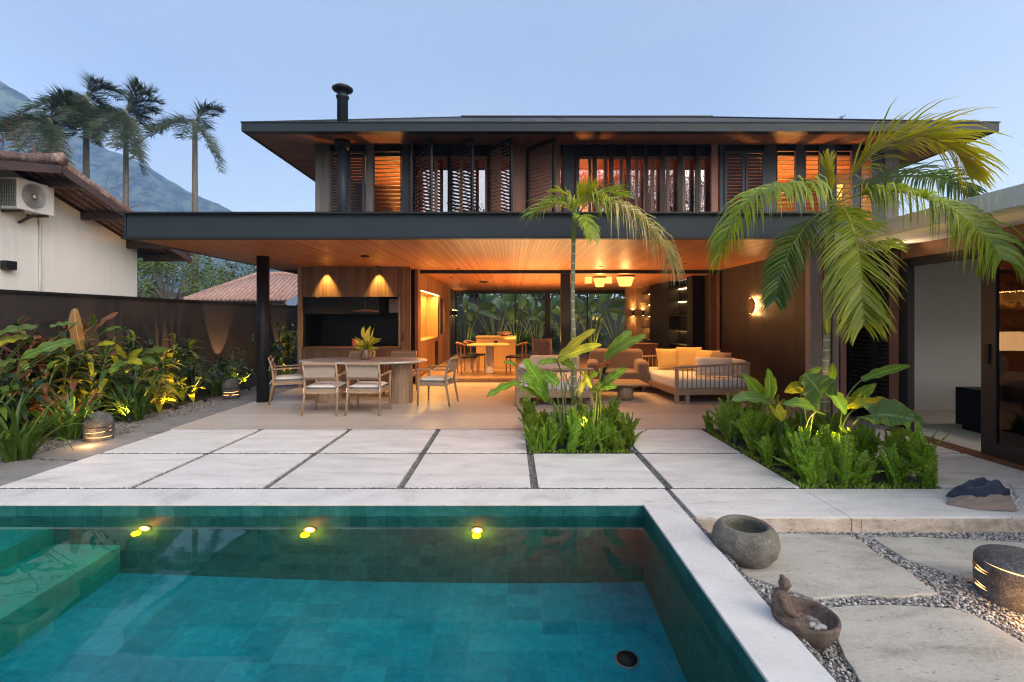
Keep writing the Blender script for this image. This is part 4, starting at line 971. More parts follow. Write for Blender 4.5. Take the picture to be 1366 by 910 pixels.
m = MB(); m.box(-.11, .11, -1.0, 1.0, -.16, .16); o = m.build('bolster', M['cream'], None, bevel=.09, seg=5); o.location = (4.08, 9.75, .58); o.rotation_euler = (0, 0, R(5)); tag(o, 'long cream back cushion along the sconce wall side of the right daybed', 'cushion')
m = MB(); m.lathe([(0, -.27), (.10, -.265), (.13, -.23), (.135, 0), (.13, .23), (.10, .265), (0, .27)], n=20, M=Matrix.Rotation(R(90), 4, 'X')); o = m.build('bolster', M['cream'], None, True); o.location = (.22, 8.62, .58); o.rotation_euler = (0, 0, R(-4)); tag(o, 'fat round cream bolster at the left end of the central daybed', 'cushion')
m = MB(); m.box(-.50, .50, -.11, .11, -.16, .16); o = m.build('back_cushion', M['cream'], None, bevel=.07, seg=5); o.location = (.86, 9.86, .58); o.rotation_euler = (R(-12), 0, 0); tag(o, 'long cream back cushion on the central daybed', 'cushion')
pil('pillow', 'brownrough', 'rough brown textured pillow standing behind the central daybed', 'pillow', None, (.62, 10.02, .88), .44, .40, .16, 78, 6)
# rear sofa
S = empty('sofa', 'taupe rounded sofa behind the slim palm and potted flowers', 'sofa', (1.55, 10.0, 0), R(-8))
m = MB(); m.box(0, 1.25, 0, .85, .12, .40); m.build('seat', M['beige'], S, bevel=.05, seg=4)
m = MB(); m.box(0, .24, -.02, .9, .13, .60); m.build('arm', M['beige'], S, bevel=.09, seg=5)
m = MB(); m.box(1.0, 1.24, -.02, .9, .13, .62); m.build('arm', M['beige'], S, bevel=.09, seg=5)
m = MB(); m.box(.05, 1.2, .70, .95, .30, .82); m.build('backrest', M['beige'], S, bevel=.08, seg=5)
for x in (.1, 1.1):
    for y in (.05, .8): m = MB(); m.box(x, x + .05, y, y + .05, 0, .13); m.build('leg', M['brownwood'], S)
# coffee table + drum
CT = empty('coffee_table', 'low round edged timber coffee table between the two daybeds', 'table', (1.98, 9.15, 0))
m = MB(); m.box(-.62, .50, -.42, .38, .27, .30); m.build('tabletop', M['teak_h'], CT, bevel=.012)
m = MB(); m.lathe([(.10, 0), (.135, .05), (.145, .13), (.135, .21), (.11, .268)], (.10, -.22, 0), 24); m.build('table_base', M['teak'], CT, True)
m = MB(); m.box(-.55, -.45, -.3, .3, 0, .268); m.build('leg', M['teak'], CT)
PF = empty('potted_flowers', 'small clay pot with red flowers and leaves on the coffee table', 'potted plant', (1.72, 9.15, .302))
m = MB(); m.lathe([(.07, 0), (.10, .12), (.105, .16), (.09, .16), (.085, .13)], n=20); m.build('pot', M['clay'], PF, True)
m = MB()
for i in range(26): a = random.uniform(0, 6.28); rr_ = random.uniform(.08, .2); m.leaf((0, 0, .13), (math.cos(a) * rr_, math.sin(a) * rr_, random.uniform(.2, .38)), .05, (0, -.4, 1), .2, .3, 4)
m.build('leaves', M['l_broad'], PF, True)
m = MB()
for i in range(9): m.ball((random.uniform(-.13, .13), random.uniform(-.12, .05), random.uniform(.25, .36)), .02, 6, 4)
m.build('flowers', M['petal_r'], PF, True)
# slatted console / cabinet
C_ = empty('slatted_cabinet', 'dark timber cabinet with vertical slats below the twin wall sconces', 'cabinet', (3.02, 13.0, .1))
m = MB(); m.box(0, .86, 0, .4, .06, .68); m.build('body', M['brownwood'], C_)
m = MB(); m.box(-.03, .89, -.03, .42, .682, .71); m.build('top', M['brownwood'], C_)
m = MB()
for k in range(17): m.box(.02 + k * .05, .045 + k * .05, -.022, -.002, .08, .66)
m.build('slats', M['brownwood'], C_)
m = MB()
for x in (.02, .8): m.box(x, x + .04, .02, .38, 0, .058)
m.build('leg', M['brownwood'], C_)
# interior dining
IT = empty('kitchen_table', 'square yellow lit table on a pale pedestal inside the house', 'table', (-.56, 12.35, .1))
m = MB(); m.prism([(-.55 + .0, -.42), (.50, -.42), (.47, .45), (-.46, .45)], .70, .74)
M['honey'] = m_wood('honey_table_wood', (.48, .30, .10), (.60, .40, .16), 0, .35); m.build('tabletop', M['honey'], IT, bevel=.015)
m = MB(); m.lathe([(.13, 0), (.11, .02), (.10, .70)], n=20); m.build('pedestal', M['tabletop'], IT, True)
KI = empty('kitchen_island', 'long honey timber island counter behind the yellow lit table', 'counter', (-.9, 13.6, .1))
m = MB(); m.box(-.1, 1.0, 0, .6, .0, .84); m.build('body', M['honey'], KI); m = MB(); m.box(-.12, 1.02, -.02, .62, .842, .88); m.build('top', M['honey'], KI, bevel=.005)
m = MB(); m.box(.40, .50, -.012, -.001, .68, .76); m.build('socket', M['black'], KI)
m = MB(); m.lathe([(.07, 0), (.16, .05), (.20, .12), (.185, .12), (.14, .05), (0, .02)], (-.22, 13.75, .982), 24); o = m.build('fruit_bowl', M['brownwood'], None, True); tag(o, 'shallow wooden bowl standing on the island counter', 'bowl')
def ichair(label, x, y, rz, orig=None):
    if orig: return dup(orig, (x, y, .1), rz, label)
    r = empty('kitchen_chair', label, 'chair', (x, y, .1), rz, 'chairs at the indoor table')
    for sx in (-.2, .2):
        for sy, h in ((.2, .42), (-.2, .74)): m = MB(); m.tube([(sx, sy, 0), (sx * .95, sy * (1.1 if h > .5 else 1), h)], .016, 6); m.build('leg', M['redwood'], r)
    m = MB(); m.box(-.21, .21, -.2, .22, .40, .45); m.build('seat', M['darkstone'], r, bevel=.02)
    m = MB(); m.tube([(-.25, -.08, .72), (-.2, -.22, .76), (0, -.27, .77), (.2, -.22, .76), (.25, -.08, .72)], [.02, .03, .034, .03, .02], 8); m.build('back_rail', M['redwood'], r, True)
    return r
ic = ichair('dark seated chair at the left of the yellow lit indoor table', -1.12, 12.2, R(-70))
ichair('dark seated chair at the right of the yellow lit indoor table', .10, 12.25, R(75), ic)
ichair('dark seated chair at the far left corner between indoor table and island', -.98, 12.9, R(-110), ic)
# niche objects
for (y, z, r, h, nm, lb) in ((12.3, 1.767, .05, .14, 'jar', 'dark jar on the upper niche shelf, nearer the doorway'), (12.7, 1.767, .06, .09, 'jar', 'squat jar on the upper niche shelf, beside the tall one'), (12.4, 1.357, .045, .07, 'cup', 'small dark cup on the lower niche shelf, left of its pair'), (12.75, 1.357, .05, .06, 'cup', 'small dark cup on the lower niche shelf, right of its pair')):
    m = MB(); m.lathe([(r * .7, 0), (r, h * .4), (r * .8, h * .9), (r * .5, h), (0, h)], (-2.46, y, z), 14); o = m.build(nm, M['vase'], None, True); tag(o, lb, nm)
NP = empty('niche_plant', 'small red leaved plant standing in the amber wall niche', 'plant', (-2.42, 12.35, .932))
m = MB(); m.lathe([(.05, 0), (.06, .09), (.05, .09)], n=14); m.build('pot', M['clay'], NP, True)
m = MB()
for i in range(20): a = random.uniform(0, 6.28); m.leaf((0, 0, .08), (math.cos(a) * .12, math.sin(a) * .12, random.uniform(.12, .34)), .03, (0, 0, 1), .2, .3, 4)
m.build('foliage', M['l_bronze'], NP, True)
# sconces indoors
def sconce(label, p, n, grp):
    r = empty('wall_sconce', label, 'wall lamp', p, 0, grp); nx, ny = n
    m = MB(); m.lathe([(.05, -.10), (.05, .10)], (nx * .08, ny * .08, 0), 18); m.build('shade', M['black'], r, True)
    m = MB(); m.lathe([(0, -.099), (.042, -.099)], (nx * .08, ny * .08, -.003), 16); m.lathe([(.042, .099), (0, .099)], (nx * .08, ny * .08, .003), 16); m.build('lens', M['lamp_hot'], r)
    for s in (-1, 1): lamp('SPOT', 'sconce_lamp', (nx * .07, ny * .07, s * .12), 9, AMBER, .01, r, None, 75, .8).rotation_euler = (R(0 if s < 0 else 180), 0, 0)
    return r
sconce('dark up and down wall sconce in the left passage, nearer one', (-2.2, 17.6, 1.68), (1, 0), 'sconces in the left passage')
sconce('dark up and down wall sconce in the left passage, farther one', (-2.2, 18.5, 1.68), (1, 0), 'sconces in the left passage')
sconce('small wall sconce beside the bookcase, left of its pair', (4.22, 17.02, 1.68), (0, -1), 'sconces beside the bookcase')
sconce('small wall sconce beside the bookcase, right of its pair', (4.56, 17.02, 1.68), (0, -1), 'sconces beside the bookcase')
# ring sconce on the terrace side wall
RS = empty('disc_wall_lamp', 'round dark disc wall lamp with a glowing amber rim on the terrace side wall', 'wall lamp', (4.82, 9.70, 1.74))
rY = Matrix.Rotation(R(-90), 4, 'Y')
m = MB(); m.lathe([(.0, .075), (.15, .07), (.165, .06), (.16, .05), (0, .05)], n=36, M=rY); m.build('disc', M['brownwood'], RS, True)
m = MB(); m.lathe([(.135, .012), (.145, .012), (.145, .045), (.135, .045)], n=36, M=rY); m.build('light_ring', M['led'], RS, True)
m = MB(); m.lathe([(.13, .0), (.13, .049)], n=30, M=rY); m.build('mount', M['black'], RS, True)
for k in range(6): a = k * math.pi / 3; lamp('POINT', 'ring_lamp', (-.035, math.cos(a) * .19, math.sin(a) * .19), .9, AMBER, .03, RS)
# glass lantern pendants
for i, (px, D, sz, lb) in enumerate(((800, 12.6, .13, 'small cluster of glowing glass cylinders on the lounge ceiling'), (834, 12.3, .18, 'glowing tapered woven lantern on the lounge ceiling'))):
    L_ = empty('ceiling_lantern', lb, 'ceiling lamp', (XP(px, D), D, 0), 0)
    m = MB(); m.lathe([(sz * 1.25, 2.52), (sz * .8, 2.30), (sz * .75, 2.30)], n=24); m.build('shade', M['lamp_soft'], L_, True)
    m = MB(); m.lathe([(sz * 1.3, 2.56), (sz * 1.3, 2.525)], n=24); m.build('rim', M['brownwood'], L_, True)
    if i == 0:
        for dx in (-.28, .25): m = MB(); m.lathe([(.09, 2.56), (.09, 2.40), (0, 2.40)], (dx, .1, 0), 16); m.build('cylinder', M['lamp_soft'], L_, True)
    lamp('POINT', 'lantern_lamp', (0, 0, 2.2), 8, AMBER, .08, L_)
# pavilion cabinet and bed
PC = empty('black_cabinet', 'low black cabinet against the white pavilion wall', 'cabinet', (6.05, 5.9, 0))
m = MB(); m.box(0, 1.6, 0, .75, .06, .56); m.build('body', M['darkstone'], PC, bevel=.004); m = MB(); m.box(.05, 1.5, .04, .7, -.004, .058); m.build('plinth', M['black'], PC)
BD = empty('bed', 'bed with white pillows behind the pavilion glass door', 'bed', (6.7, 3.2, 0))
m = MB(); m.box(0, 2.1, 0, 1.7, .1, .34); m.build('base', M['brownwood'], BD, bevel=.02); m = MB(); m.box(.03, 2.05, .03, 1.67, .342, .56); m.build('mattress', M['cream'], BD, bevel=.05, seg=4)
m = MB(); m.box(2.12, 2.2, -.1, 1.8, 0, 1.1); m.build('headboard', M['brownwood'], BD)
for i, y in enumerate((3.6, 4.45)): pil('pillow', 'whitefab', ('white bed pillow nearer the glass door, on the pavilion bed', 'white bed pillow on the far side of the pavilion bed')[i], 'pillow', 'pillows on the pavilion bed', (8.45, y, .70), .7, .45, .2, 60, 90)

# ================================================================ YARD OBJECTS
# stone bowl
B0 = empty('stone_bowl', 'round weathered stone bowl beside the pool coping below the step', 'stone bowl', (1.545, 3.23, -.11), 0, None, .94)
m = MB(); m.lathe([(0, 0), (.10, 0), (.155, .02), (.205, .08), (.222, .145), (.208, .21), (.178, .25), (.160, .262), (.142, .258), (.135, .24), (.150, .19), (.15, .12), (.11, .08), (0, .07)], n=48, wob=.012); m.build('bowl', M['bowl'], B0, True)
m = MB()
for i in range(40): a = random.uniform(0, 6.28); q = random.uniform(0, .12); m.ball((math.cos(a) * q, math.sin(a) * q, .085 + random.uniform(0, .015)), random.uniform(.010, .02), 6, 4, (1, 1, .6), .3)
m.build('leaf_litter', M['soil'], B0)
# figurine bowl
FB = empty('clay_bowl', 'brown clay bowl with small stones beside the pool edge', 'bowl', (1.455, 2.42, -.105))
m = MB(); m.lathe([(0, 0), (.06, 0), (.105, .03), (.143, .085), (.152, .125), (.150, .138), (.138, .140), (.128, .12), (.10, .065), (0, .045)], n=40, wob=.02); m.build('bowl', M['clay'], FB, True, loc=None)
m = MB()
for i in range(12): m.ball((random.uniform(-.01, .085), random.uniform(-.06, .06), .07 + random.uniform(0, .02)), random.uniform(.012, .026), 7, 5, (1, .8, .7), .35)
m.build('stones', M['pebble'], FB)
m = MB()
def lump(c, r, sc=(1, 1, 1)): m.ball(c, r, 12, 8, sc)
# seated robed figure, leaning back on the rim, facing +x
m.tube([(-.03, 0, .07), (-.05, 0, .12), (-.062, 0, .17), (-.060, 0, .205), (-.052, 0, .228)], [.044, .046, .042, .034, .016], 14)
lump((-.048, 0, .252), .029, (.95, .85, 1.12)); lump((-.058, 0, .284), .012); lump((-.021, 0, .250), .005); lump((-.048, .026, .252), .006, (.6, .5, 1.4)); lump((-.048, -.026, .252), .006, (.6, .5, 1.4))
for s in (-1, 1):
    m.tube([(-.058, s * .036, .20), (-.045, s * .05, .155), (-.010, s * .035, .125), (.010, s * .012, .12)], [.018, .016, .013, .010], 10)
    m.tube([(-.04, s * .02, .085), (.005, s * .055, .088), (.035, s * .045, .08), (.045, s * .005, .078)], [.030, .024, .018, .012], 10)
m.tube([(-.02, 0, .075), (.03, 0, .075)], [.04, .03], 12)
o = m.build('figurine', M['clay'], None, True); o.location = (1.40, 2.40, -.075); o.rotation_euler = (0, 0, R(-28)); o.scale = (1.05, 1.05, 1.0)
rm = o.modifiers.new('r', 'REMESH'); rm.mode = 'VOXEL'; rm.voxel_size = .004; rm.use_smooth_shade = True
tag(o, 'small seated clay figurine leaning on the rim of the brown bowl', 'figurine')
# grooved stone lanterns
def lantern(label, loc, r, h, rz, grp, squat=False, cuts=4, tilt=10, e=3.0):
    L = empty('stone_lantern', label, 'garden lantern', loc, rz, grp)
    n = 40
    # bands of stone separated by thin gaps, tilted planes
    zs_ = [0] + [h * (.16 + .17 * k) for k in range(cuts)] + [h]
    def rad(z):
        u = z / h
        if squat: return r * (.985 + .03 * math.sin(math.pi * min(1, u * 1.1))) if u < .78 else r * (1 - ((u - .78) / .22) ** 2 * .55)
        return r * (.92 + .08 * math.sin(math.pi * u)) if u < .55 else r * math.sqrt(max(0, 1 - ((u - .55) / .45) ** 2)) * .99 + .001
    tl = math.tan(R(tilt)); gap = .015 if squat else .010
    def skew(z, x, y, k): 
        f = (1 if k % 2 == 0 else -1) if 0 < k < len(zs_) - 1 else 0
        return z + tl * (x * f * .8 + y * .3 * f)
    m = MB()
    for b_ in range(len(zs_) - 1):
        z0_, z1_ = zs_[b_] + (gap / 2 if b_ else 0), zs_[b_ + 1] - (gap / 2 if b_ < len(zs_) - 2 else 0)
        steps = 10 if b_ == len(zs_) - 2 else 4
        vs = []; fs = []
        for i in range(steps + 1):
            u = i / steps
            for k in range(n):
                a = 2 * math.pi * k / n; zz = z0_ + (z1_ - z0_) * u; rr_ = rad(zz) * (1 + .02 * noise.noise(V((math.cos(a) * 2, math.sin(a) * 2, zz * 9))))
                x, y = rr_ * math.cos(a), rr_ * math.sin(a)
                zlo = skew(zs_[b_] + (gap / 2 if b_ else 0), x, y, b_); zhi = skew(zs_[b_ + 1] - gap / 2, x, y, b_ + 1) if b_ < len(zs_) - 2 else z1_
                vs.append((x, y, zlo * (1 - u) + zhi * u if b_ < len(zs_) - 2 else max(zlo * (1 - u) + z1_ * u, 0)))
        for i in range(steps):
            for k in range(n): fs.append((i * n + k, i * n + (k + 1) % n, (i + 1) * n + (k + 1) % n, (i + 1) * n + k))
        fs += [tuple(range(n - 1, -1, -1)), tuple(steps * n + k for k in range(n))]
        m.add(vs, fs)
        if b_ < len(zs_) - 2:   # bridge keeping bands joined on one side
            a = (b_ * 2.1 + 3.9); 
            m.box(-r * .3, r * .3, -r * .3, r * .3, z1_ - .02, z1_ + gap + .02, Matrix.Translation((math.cos(a) * r * .55, math.sin(a) * r * .55, 0)))
    m.build('stone_body', M['lantern'], L, True).data.shade_flat()
    kr = .965 if squat else .84; m = MB(); m.lathe([(r * kr, h * .10), (r * kr, zs_[-2] + (.035 if squat else -.01))], n=40); m.build('glow_core', M['lamp_core'], L)
    return L
M['lamp_core'] = m_emit('lantern_inner_glow', (1, .46, .15), 1.6)
lantern('grooved dark stone lantern glowing at its base, on the gravel at the right edge', (2.90, 2.78, -.115), .195, .27, R(20), None, True, 4, 9)
lantern('domed grooved stone lantern beside the gravel path, nearer the pool', (-5.13, 6.05, -.02), .155, .36, R(10), 'domed lanterns in the left bed', False, 3, 3)
lantern('domed grooved stone lantern beside the gravel path, nearer the black column', (-5.36, 9.30, -.02), .155, .36, R(70), 'domed lanterns in the left bed', False, 3, 3)
lamp('POINT', 'lantern_ground_lamp', (2.72, 2.50, -.03), 1.2, AMBER, .03); lamp('POINT', 'lantern_ground_lamp', (-5.0, 5.75, .06), 1.5, AMBER, .03)
# folded cloth bag: two folded wedges, wide open end to the right
CB = empty('folded_bag', 'folded navy and taupe canvas bag lying on the pale step', 'cloth bag', (3.74, 3.93, 0), R(-4))
def wedge(x0, x1, yc, wd, h0, h1, z0_, z1_, seed, curl=0.0):
    m = MB(); nx, ny = 34, 20; vs = []; fs = []
    for s_ in (1, 0):
        for j in range(ny + 1):
            for i in range(nx + 1):
                u, v = i / nx, j / ny * 2 - 1; hh = (h0 + (h1 - h0) * u ** .8) * min(1, (u / .12) ** .5); e_ = (1 - abs(v) ** 3.5) ** .5 if abs(v) < 1 else 0
                e_ = max(0, 1 - v * v) ** .5; wy = wd / 2 * (min(1, (u / .55)) ** .6 * (1 + .10 * math.sin(u * 6 + seed)))
                cr = (.013 * math.sin(v * 9 + seed + 1.2 * math.sin(u * 3)) * u + .035 * noise.noise(V((u * 3.2 + seed, v * 2.4, s_ * .3))) * min(1, u * 3) + .012 * noise.noise(V((u * 9 + seed, v * 7, 2.0)))) * (1 if s_ else .5)
                z = z0_ + (z1_ - z0_) * u + (hh * e_ + cr * e_) * s_
                vs.append((x0 + (x1 - x0) * u + .035 * math.sin(v * 3 + seed) * u, yc + v * wy + curl * u * u * .08 + .02 * noise.noise(V((u * 4, seed, v))), max(z, .003)))
    for s_ in (0, 1):
        b_ = s_ * (nx + 1) * (ny + 1)
        for j in range(ny):
            for i in range(nx): a = b_ + j * (nx + 1) + i; q = (a, a + 1, a + nx + 2, a + nx + 1); fs.append(q if s_ == 0 else q[::-1])
    m.add(vs, fs); return m
wedge(-.25, .20, -.04, .24, .035, .075, .0, .01, 1).build('lower_fold', M['taupefab'], CB, True)
wedge(-.19, .24, .05, .26, .03, .09, .035, .075, 4, 1).build('upper_fold', M['navyfab'], CB, True)
m = MB(); m.leaf((.175, -.13, .02), (.285, .08, .17), .09, (1, -.5, .2), .10, .35, 10, 'lance', .5); m.build('lining', M['cream'], CB, True)
# ================================================================ VEGETATION
rnd = random.Random(5)
def bez(pts, n):
    """Catmull-Rom through 3D points"""
    pts = [V(p) for p in pts]; q = [pts[0] * 2 - pts[1]] + pts + [pts[-1] * 2 - pts[-2]]; out = []
    for i in range(1, len(q) - 2):
        k = n // (len(pts) - 1)
        for j in range(k):
            t_ = j / k; a, b_, c, d = q[i - 1], q[i], q[i + 1], q[i + 2]
            out.append(.5 * ((2 * b_) + (c - a) * t_ + (2 * a - 5 * b_ + 4 * c - d) * t_ ** 2 + (3 * b_ - a - 3 * c + d) * t_ ** 3))
    out.append(pts[-1]); return out
def frond(mb, mbr, pts, ll, nl, hang=.5, fwd=.55, w=.018, rad=.010, start=.12, side0=None, vshape=.25, seg=4, asym=1.0, jit=.12):
    c = bez(pts, 36); N = len(c)
    mbr.tube(c, [rad * (1 - .85 * i / (N - 1)) for i in range(N)], 5)
    for i in range(nl):
        u = start + (1 - start) * (i + .5) / nl; f = u * (N - 1); k = min(int(f), N - 2); p = c[k].lerp(c[k + 1], f - k)
        t_ = (c[min(k + 2, N - 1)] - c[max(k - 1, 0)]).normalized()
        sd = t_.cross(V((0, 0, 1))) if side0 is None else (V(side0) - t_ * V(side0).dot(t_))
        if sd.length < .05: sd = V((1, 0, 0))
        sd.normalize(); nn = sd.cross(t_).normalized()
        if nn.z < 0 and side0 is None: nn = -nn
        L = ll * (math.sin(math.pi * (.12 + .80 * u)) ** .6) * rnd.uniform(1 - jit, 1 + jit)
        for s in (-1, 1):
            ro = rnd.uniform(-.45, .45); sr = (sd * math.cos(ro) + nn * math.sin(ro)); d = (sr * s * asym + t_ * (fwd + .5 * u) + nn * vshape * rnd.uniform(.3, 1.4)).normalized()
            hg = hang * rnd.uniform(.75, 1.25)
            q = [p]; dd = V(d); st = L / seg
            for j in range(seg):
                q.append(q[-1] + dd * st); dd = (dd + V((0, 0, -1)) * hg * (j + 1) / seg).normalized()
            ws = w * rnd.uniform(.8, 1.2); vs = []
            wd = d.cross(nn if abs(d.dot(nn)) < .95 else sd).normalized(); wd = (wd * .8 + nn * .35 * s).normalized()
            for j, a in enumerate(q): h = ws / 2 * (1.0, 1.15, .95, .6, .08)[int(j * 4 / seg)]; vs += [a - wd * h, a + wd * h]
            mb.add(vs, [(2 * j, 2 * j + 1, 2 * j + 3, 2 * j + 2) for j in range(seg)])
    return
def add_frond(parent, pts, mat, label=None, rmat='l_yellow', **k):
    a, r_ = MB(), MB(); frond(a, r_, pts, **k); o = a.build('frond', M[mat], parent)
    if label: tag(o, label)
    r_.build('rachis', M[rmat], o, True); return o
# ---- right palm
PR = empty('palm_tree', 'large feathery palm in the right planter with bright green arching fronds', 'palm tree', (0, 0, 0))
b0 = G(1099, 600); m = MB()
m.tube([b0 - V((0, 0, .05)), b0.lerp(P(1103, 440, 5.5), .5), P(1103, 445, 5.5)], [.050, .040, .036], 12); m.build('trunk', M['ptrunk'], PR, True)
m = MB(); m.tube([P(1103, 446, 5.5), P(1104, 400, 5.5), P(1107, 340, 5.5), P(1110, 290, 5.5), P(1111, 262, 5.5)], [.036, .048, .042, .034, .018], 12); m.build('crownshaft', M['stem'], PR, True)
h = P(1111, 272, 5.5)
add_frond(PR, [h, P(1135, 236, 5.45), P(1172, 200, 5.3), P(1225, 182, 5.15), P(1272, 200, 5.05), P(1292, 232, 5.0)], 'l_palmy', 'frond with yellow green leaflets arching high to the right', ll=.66, nl=92, hang=.5, fwd=.8, w=.025, vshape=.2, start=.2)
add_frond(PR, [h, P(1108, 255, 5.5), P(1104, 230, 5.5), P(1106, 210, 5.48)], 'l_palmy', 'short young spear frond', ll=.22, nl=29, hang=.1, fwd=1.8, w=.022, start=.25, vshape=.1)
add_frond(PR, [h, P(1090, 256, 5.4), P(1050, 247, 5.2), P(1005, 262, 5.0), P(975, 300, 4.95), P(962, 338, 4.95)], 'l_palm', 'frond arching to the left', ll=.56, nl=90, hang=1.7, fwd=.45, w=.023, vshape=.1, start=.22)
add_frond(PR, [h, P(1150, 260, 5.35), P(1205, 256, 5.0), P(1262, 274, 4.65), P(1312, 312, 4.3), P(1336, 345, 4.12)], 'l_palm', 'long frond drooping to the right over the roof edge', ll=.58, nl=100, hang=1.6, fwd=.5, w=.023, vshape=.15, start=.18)
add_frond(PR, [h, P(1150, 244, 5.6), P(1200, 236, 5.7), P(1262, 240, 5.8), P(1292, 262, 5.8)], 'l_palmd', None, ll=.5, nl=70, hang=.9, fwd=.6, w=.022, vshape=.3, start=.25)
add_frond(PR, [h, P(1124, 276, 5.2), P(1138, 306, 4.75), P(1147, 352, 4.55), P(1150, 395, 4.5), P(1152, 432, 4.52)], 'l_palm', 'broad frond hanging straight down toward the pool', ll=.50, nl=86, hang=.40, fwd=.75, w=.022, vshape=.05, start=.12, side0=(1, -.15, .05))
add_frond(PR, [h, P(1098, 282, 5.4), P(1078, 298, 5.25), P(1056, 330, 5.2), P(1040, 372, 5.2), P(1034, 400, 5.22)], 'l_palmd', 'dark green frond hanging down to the left', ll=.36, nl=72, hang=.42, fwd=.75, w=.022, vshape=.05, start=.2, side0=(1, -.3, .1))
add_frond(PR, [h, P(1104, 262, 5.55), P(1092, 246, 5.7), P(1075, 246, 5.9), P(1060, 262, 6.0)], 'l_palmd', None, ll=.3, nl=40, hang=.5, w=.018, vshape=.2)
add_frond(PR, [h, P(1128, 290, 5.6), P(1160, 312, 5.9), P(1190, 330, 6.1)], 'l_palm', None, ll=.4, nl=54, hang=.5, w=.020, vshape=.2)
# ---- centre palm
PC_ = empty('palm_tree', 'slim young palm with thin grey trunk in the centre planter', 'palm tree', (0, 0, 0))
b0 = G(766, 588); m = MB(); m.tube([b0 - V((0, 0, .05)), P(766, 480, 6.0), P(764, 400, 6.0), P(765, 318, 6.0)], [.034, .030, .026, .026], 12); m.build('trunk', M['ptrunk'], PC_, True)
m = MB(); m.tube([P(765, 322, 6.0), P(766, 300, 6.0), P(769, 275, 6.0)], [.026, .040, .022], 10); m.build('crownshaft', M['stem'], PC_, True)
h = P(768, 290, 6.0)
kw = dict(w=.016, rad=.007)
add_frond(PC_, [h, P(757, 274, 5.9), P(736, 272, 5.8), P(712, 284, 5.7)], 'l_palm', ll=.44, nl=50, hang=.8, fwd=.9, vshape=.3, **kw)
add_frond(PC_, [h, P(772, 276, 5.95), P(779, 264, 5.9), P(788, 258, 5.85), P(797, 260, 5.8)], 'l_palmy', 'young upright fan like frond', ll=.26, nl=46, hang=.15, fwd=1.0, vshape=.1, side0=(1, -.1, -.3), start=.3, **kw)
add_frond(PC_, [h, P(790, 268, 5.9), P(825, 274, 5.7), P(860, 296, 5.6), P(886, 328, 5.55), P(893, 348, 5.55)], 'l_palmdry', 'long frond with dry hanging leaflets', ll=.66, nl=110, hang=2.2, fwd=.35, vshape=.1, start=.35, w=.014, rad=.008)
add_frond(PC_, [h, P(788, 270, 5.95), P(818, 272, 5.8), P(850, 290, 5.7), P(872, 316, 5.65)], 'l_palm', ll=.50, nl=76, hang=1.6, fwd=.5, vshape=.2, start=.2, **kw)
add_frond(PC_, [h, P(764, 268, 6.05), P(750, 256, 6.1), P(736, 256, 6.2)], 'l_palmy', ll=.16, nl=27, hang=.2, fwd=1.0, vshape=.3, **kw)
add_frond(PC_, [h, P(775, 288, 5.8), P(783, 296, 5.6), P(790, 318, 5.5)], 'l_palm', ll=.24, nl=29, hang=.4, fwd=1.0, **kw)
add_frond(PC_, [h, P(790, 262, 6.1), P(812, 256, 6.2), P(832, 262, 6.3)], 'l_palm', ll=.28, nl=35, hang=.4, fwd=.8, vshape=.4, **kw)
# ---- far palms
def far_palm(label, px, base_py, top_py, D, R_, nf, seed, skirt=0, trunkr=.17, lean=0):
    rnd.seed(seed); X = XP(px, D); zt = 1.5 + (424 - top_py) / F * D
    r = empty('palm_tree', label, 'palm tree', (X, D, 0), 0, 'palms beyond the neighbour roof')
    m = MB(); m.tube([(-lean, 0, -.1), (-lean * .3, 0, zt * .6), (0, 0, zt)], [trunkr * 1.3, trunkr, trunkr * .8], 10); m.build('trunk', M['bark'], r, True)
    for i in range(nf):
        el = R(-55 + 135 * ((i * .618) % 1)) if not skirt else R(-75 + 155 * ((i * .618) % 1)); az = i * 2.399 + rnd.uniform(-.2, .2)
        L = R_ * rnd.uniform(.8, 1.15); c_, s_ = math.cos(el), math.sin(el); dx, dy = math.cos(az), math.sin(az)
        dr = .30 + .18 * rnd.random()
        pts = [(0, 0, zt)] + [(dx * c_ * L * u, dy * c_ * L * u, zt + s_ * L * u - dr * L * u * u * (1.3 if s_ > -.2 else .5)) for u in (.3, .6, .85, 1.0)]
        a, rr_ = MB(), MB(); frond(a, rr_, pts, ll=R_ * .27, nl=46, hang=.7, fwd=.35, w=R_ * .011, rad=R_ * .009, start=.15, vshape=.6, seg=2, jit=.35)
        a.v += rr_.v and [] or []
        n0 = len(a.v); a.v += rr_.v; a.f += [tuple(q + n0 for q in f_) for f_ in rr_.f]
        a.build('frond', M['l_far'], r)
    return r
far_palm('rightmost far palm standing clear against the sky, beside the roof corner', 260, 0, 162, 30, 2.8, 17, 1)
far_palm('far palm with a shaggy skirt of drooping fronds, second from the right', 168, 0, 148, 33, 3.3, 34, 2, 1)
far_palm('far palm with yellowish heart and pale trunk, third from the right', 115, 0, 128, 34, 3.0, 28, 3, 1, .2)
far_palm('leftmost far palm with a dense dark crown above the neighbour roof', 66, 0, 158, 32, 3.3, 34, 4, 1)
# small palm tip above the roof
far_palm('distant palm whose tip just shows above the main roof', 1120, 0, 166, 60, 2.2, 16, 8)

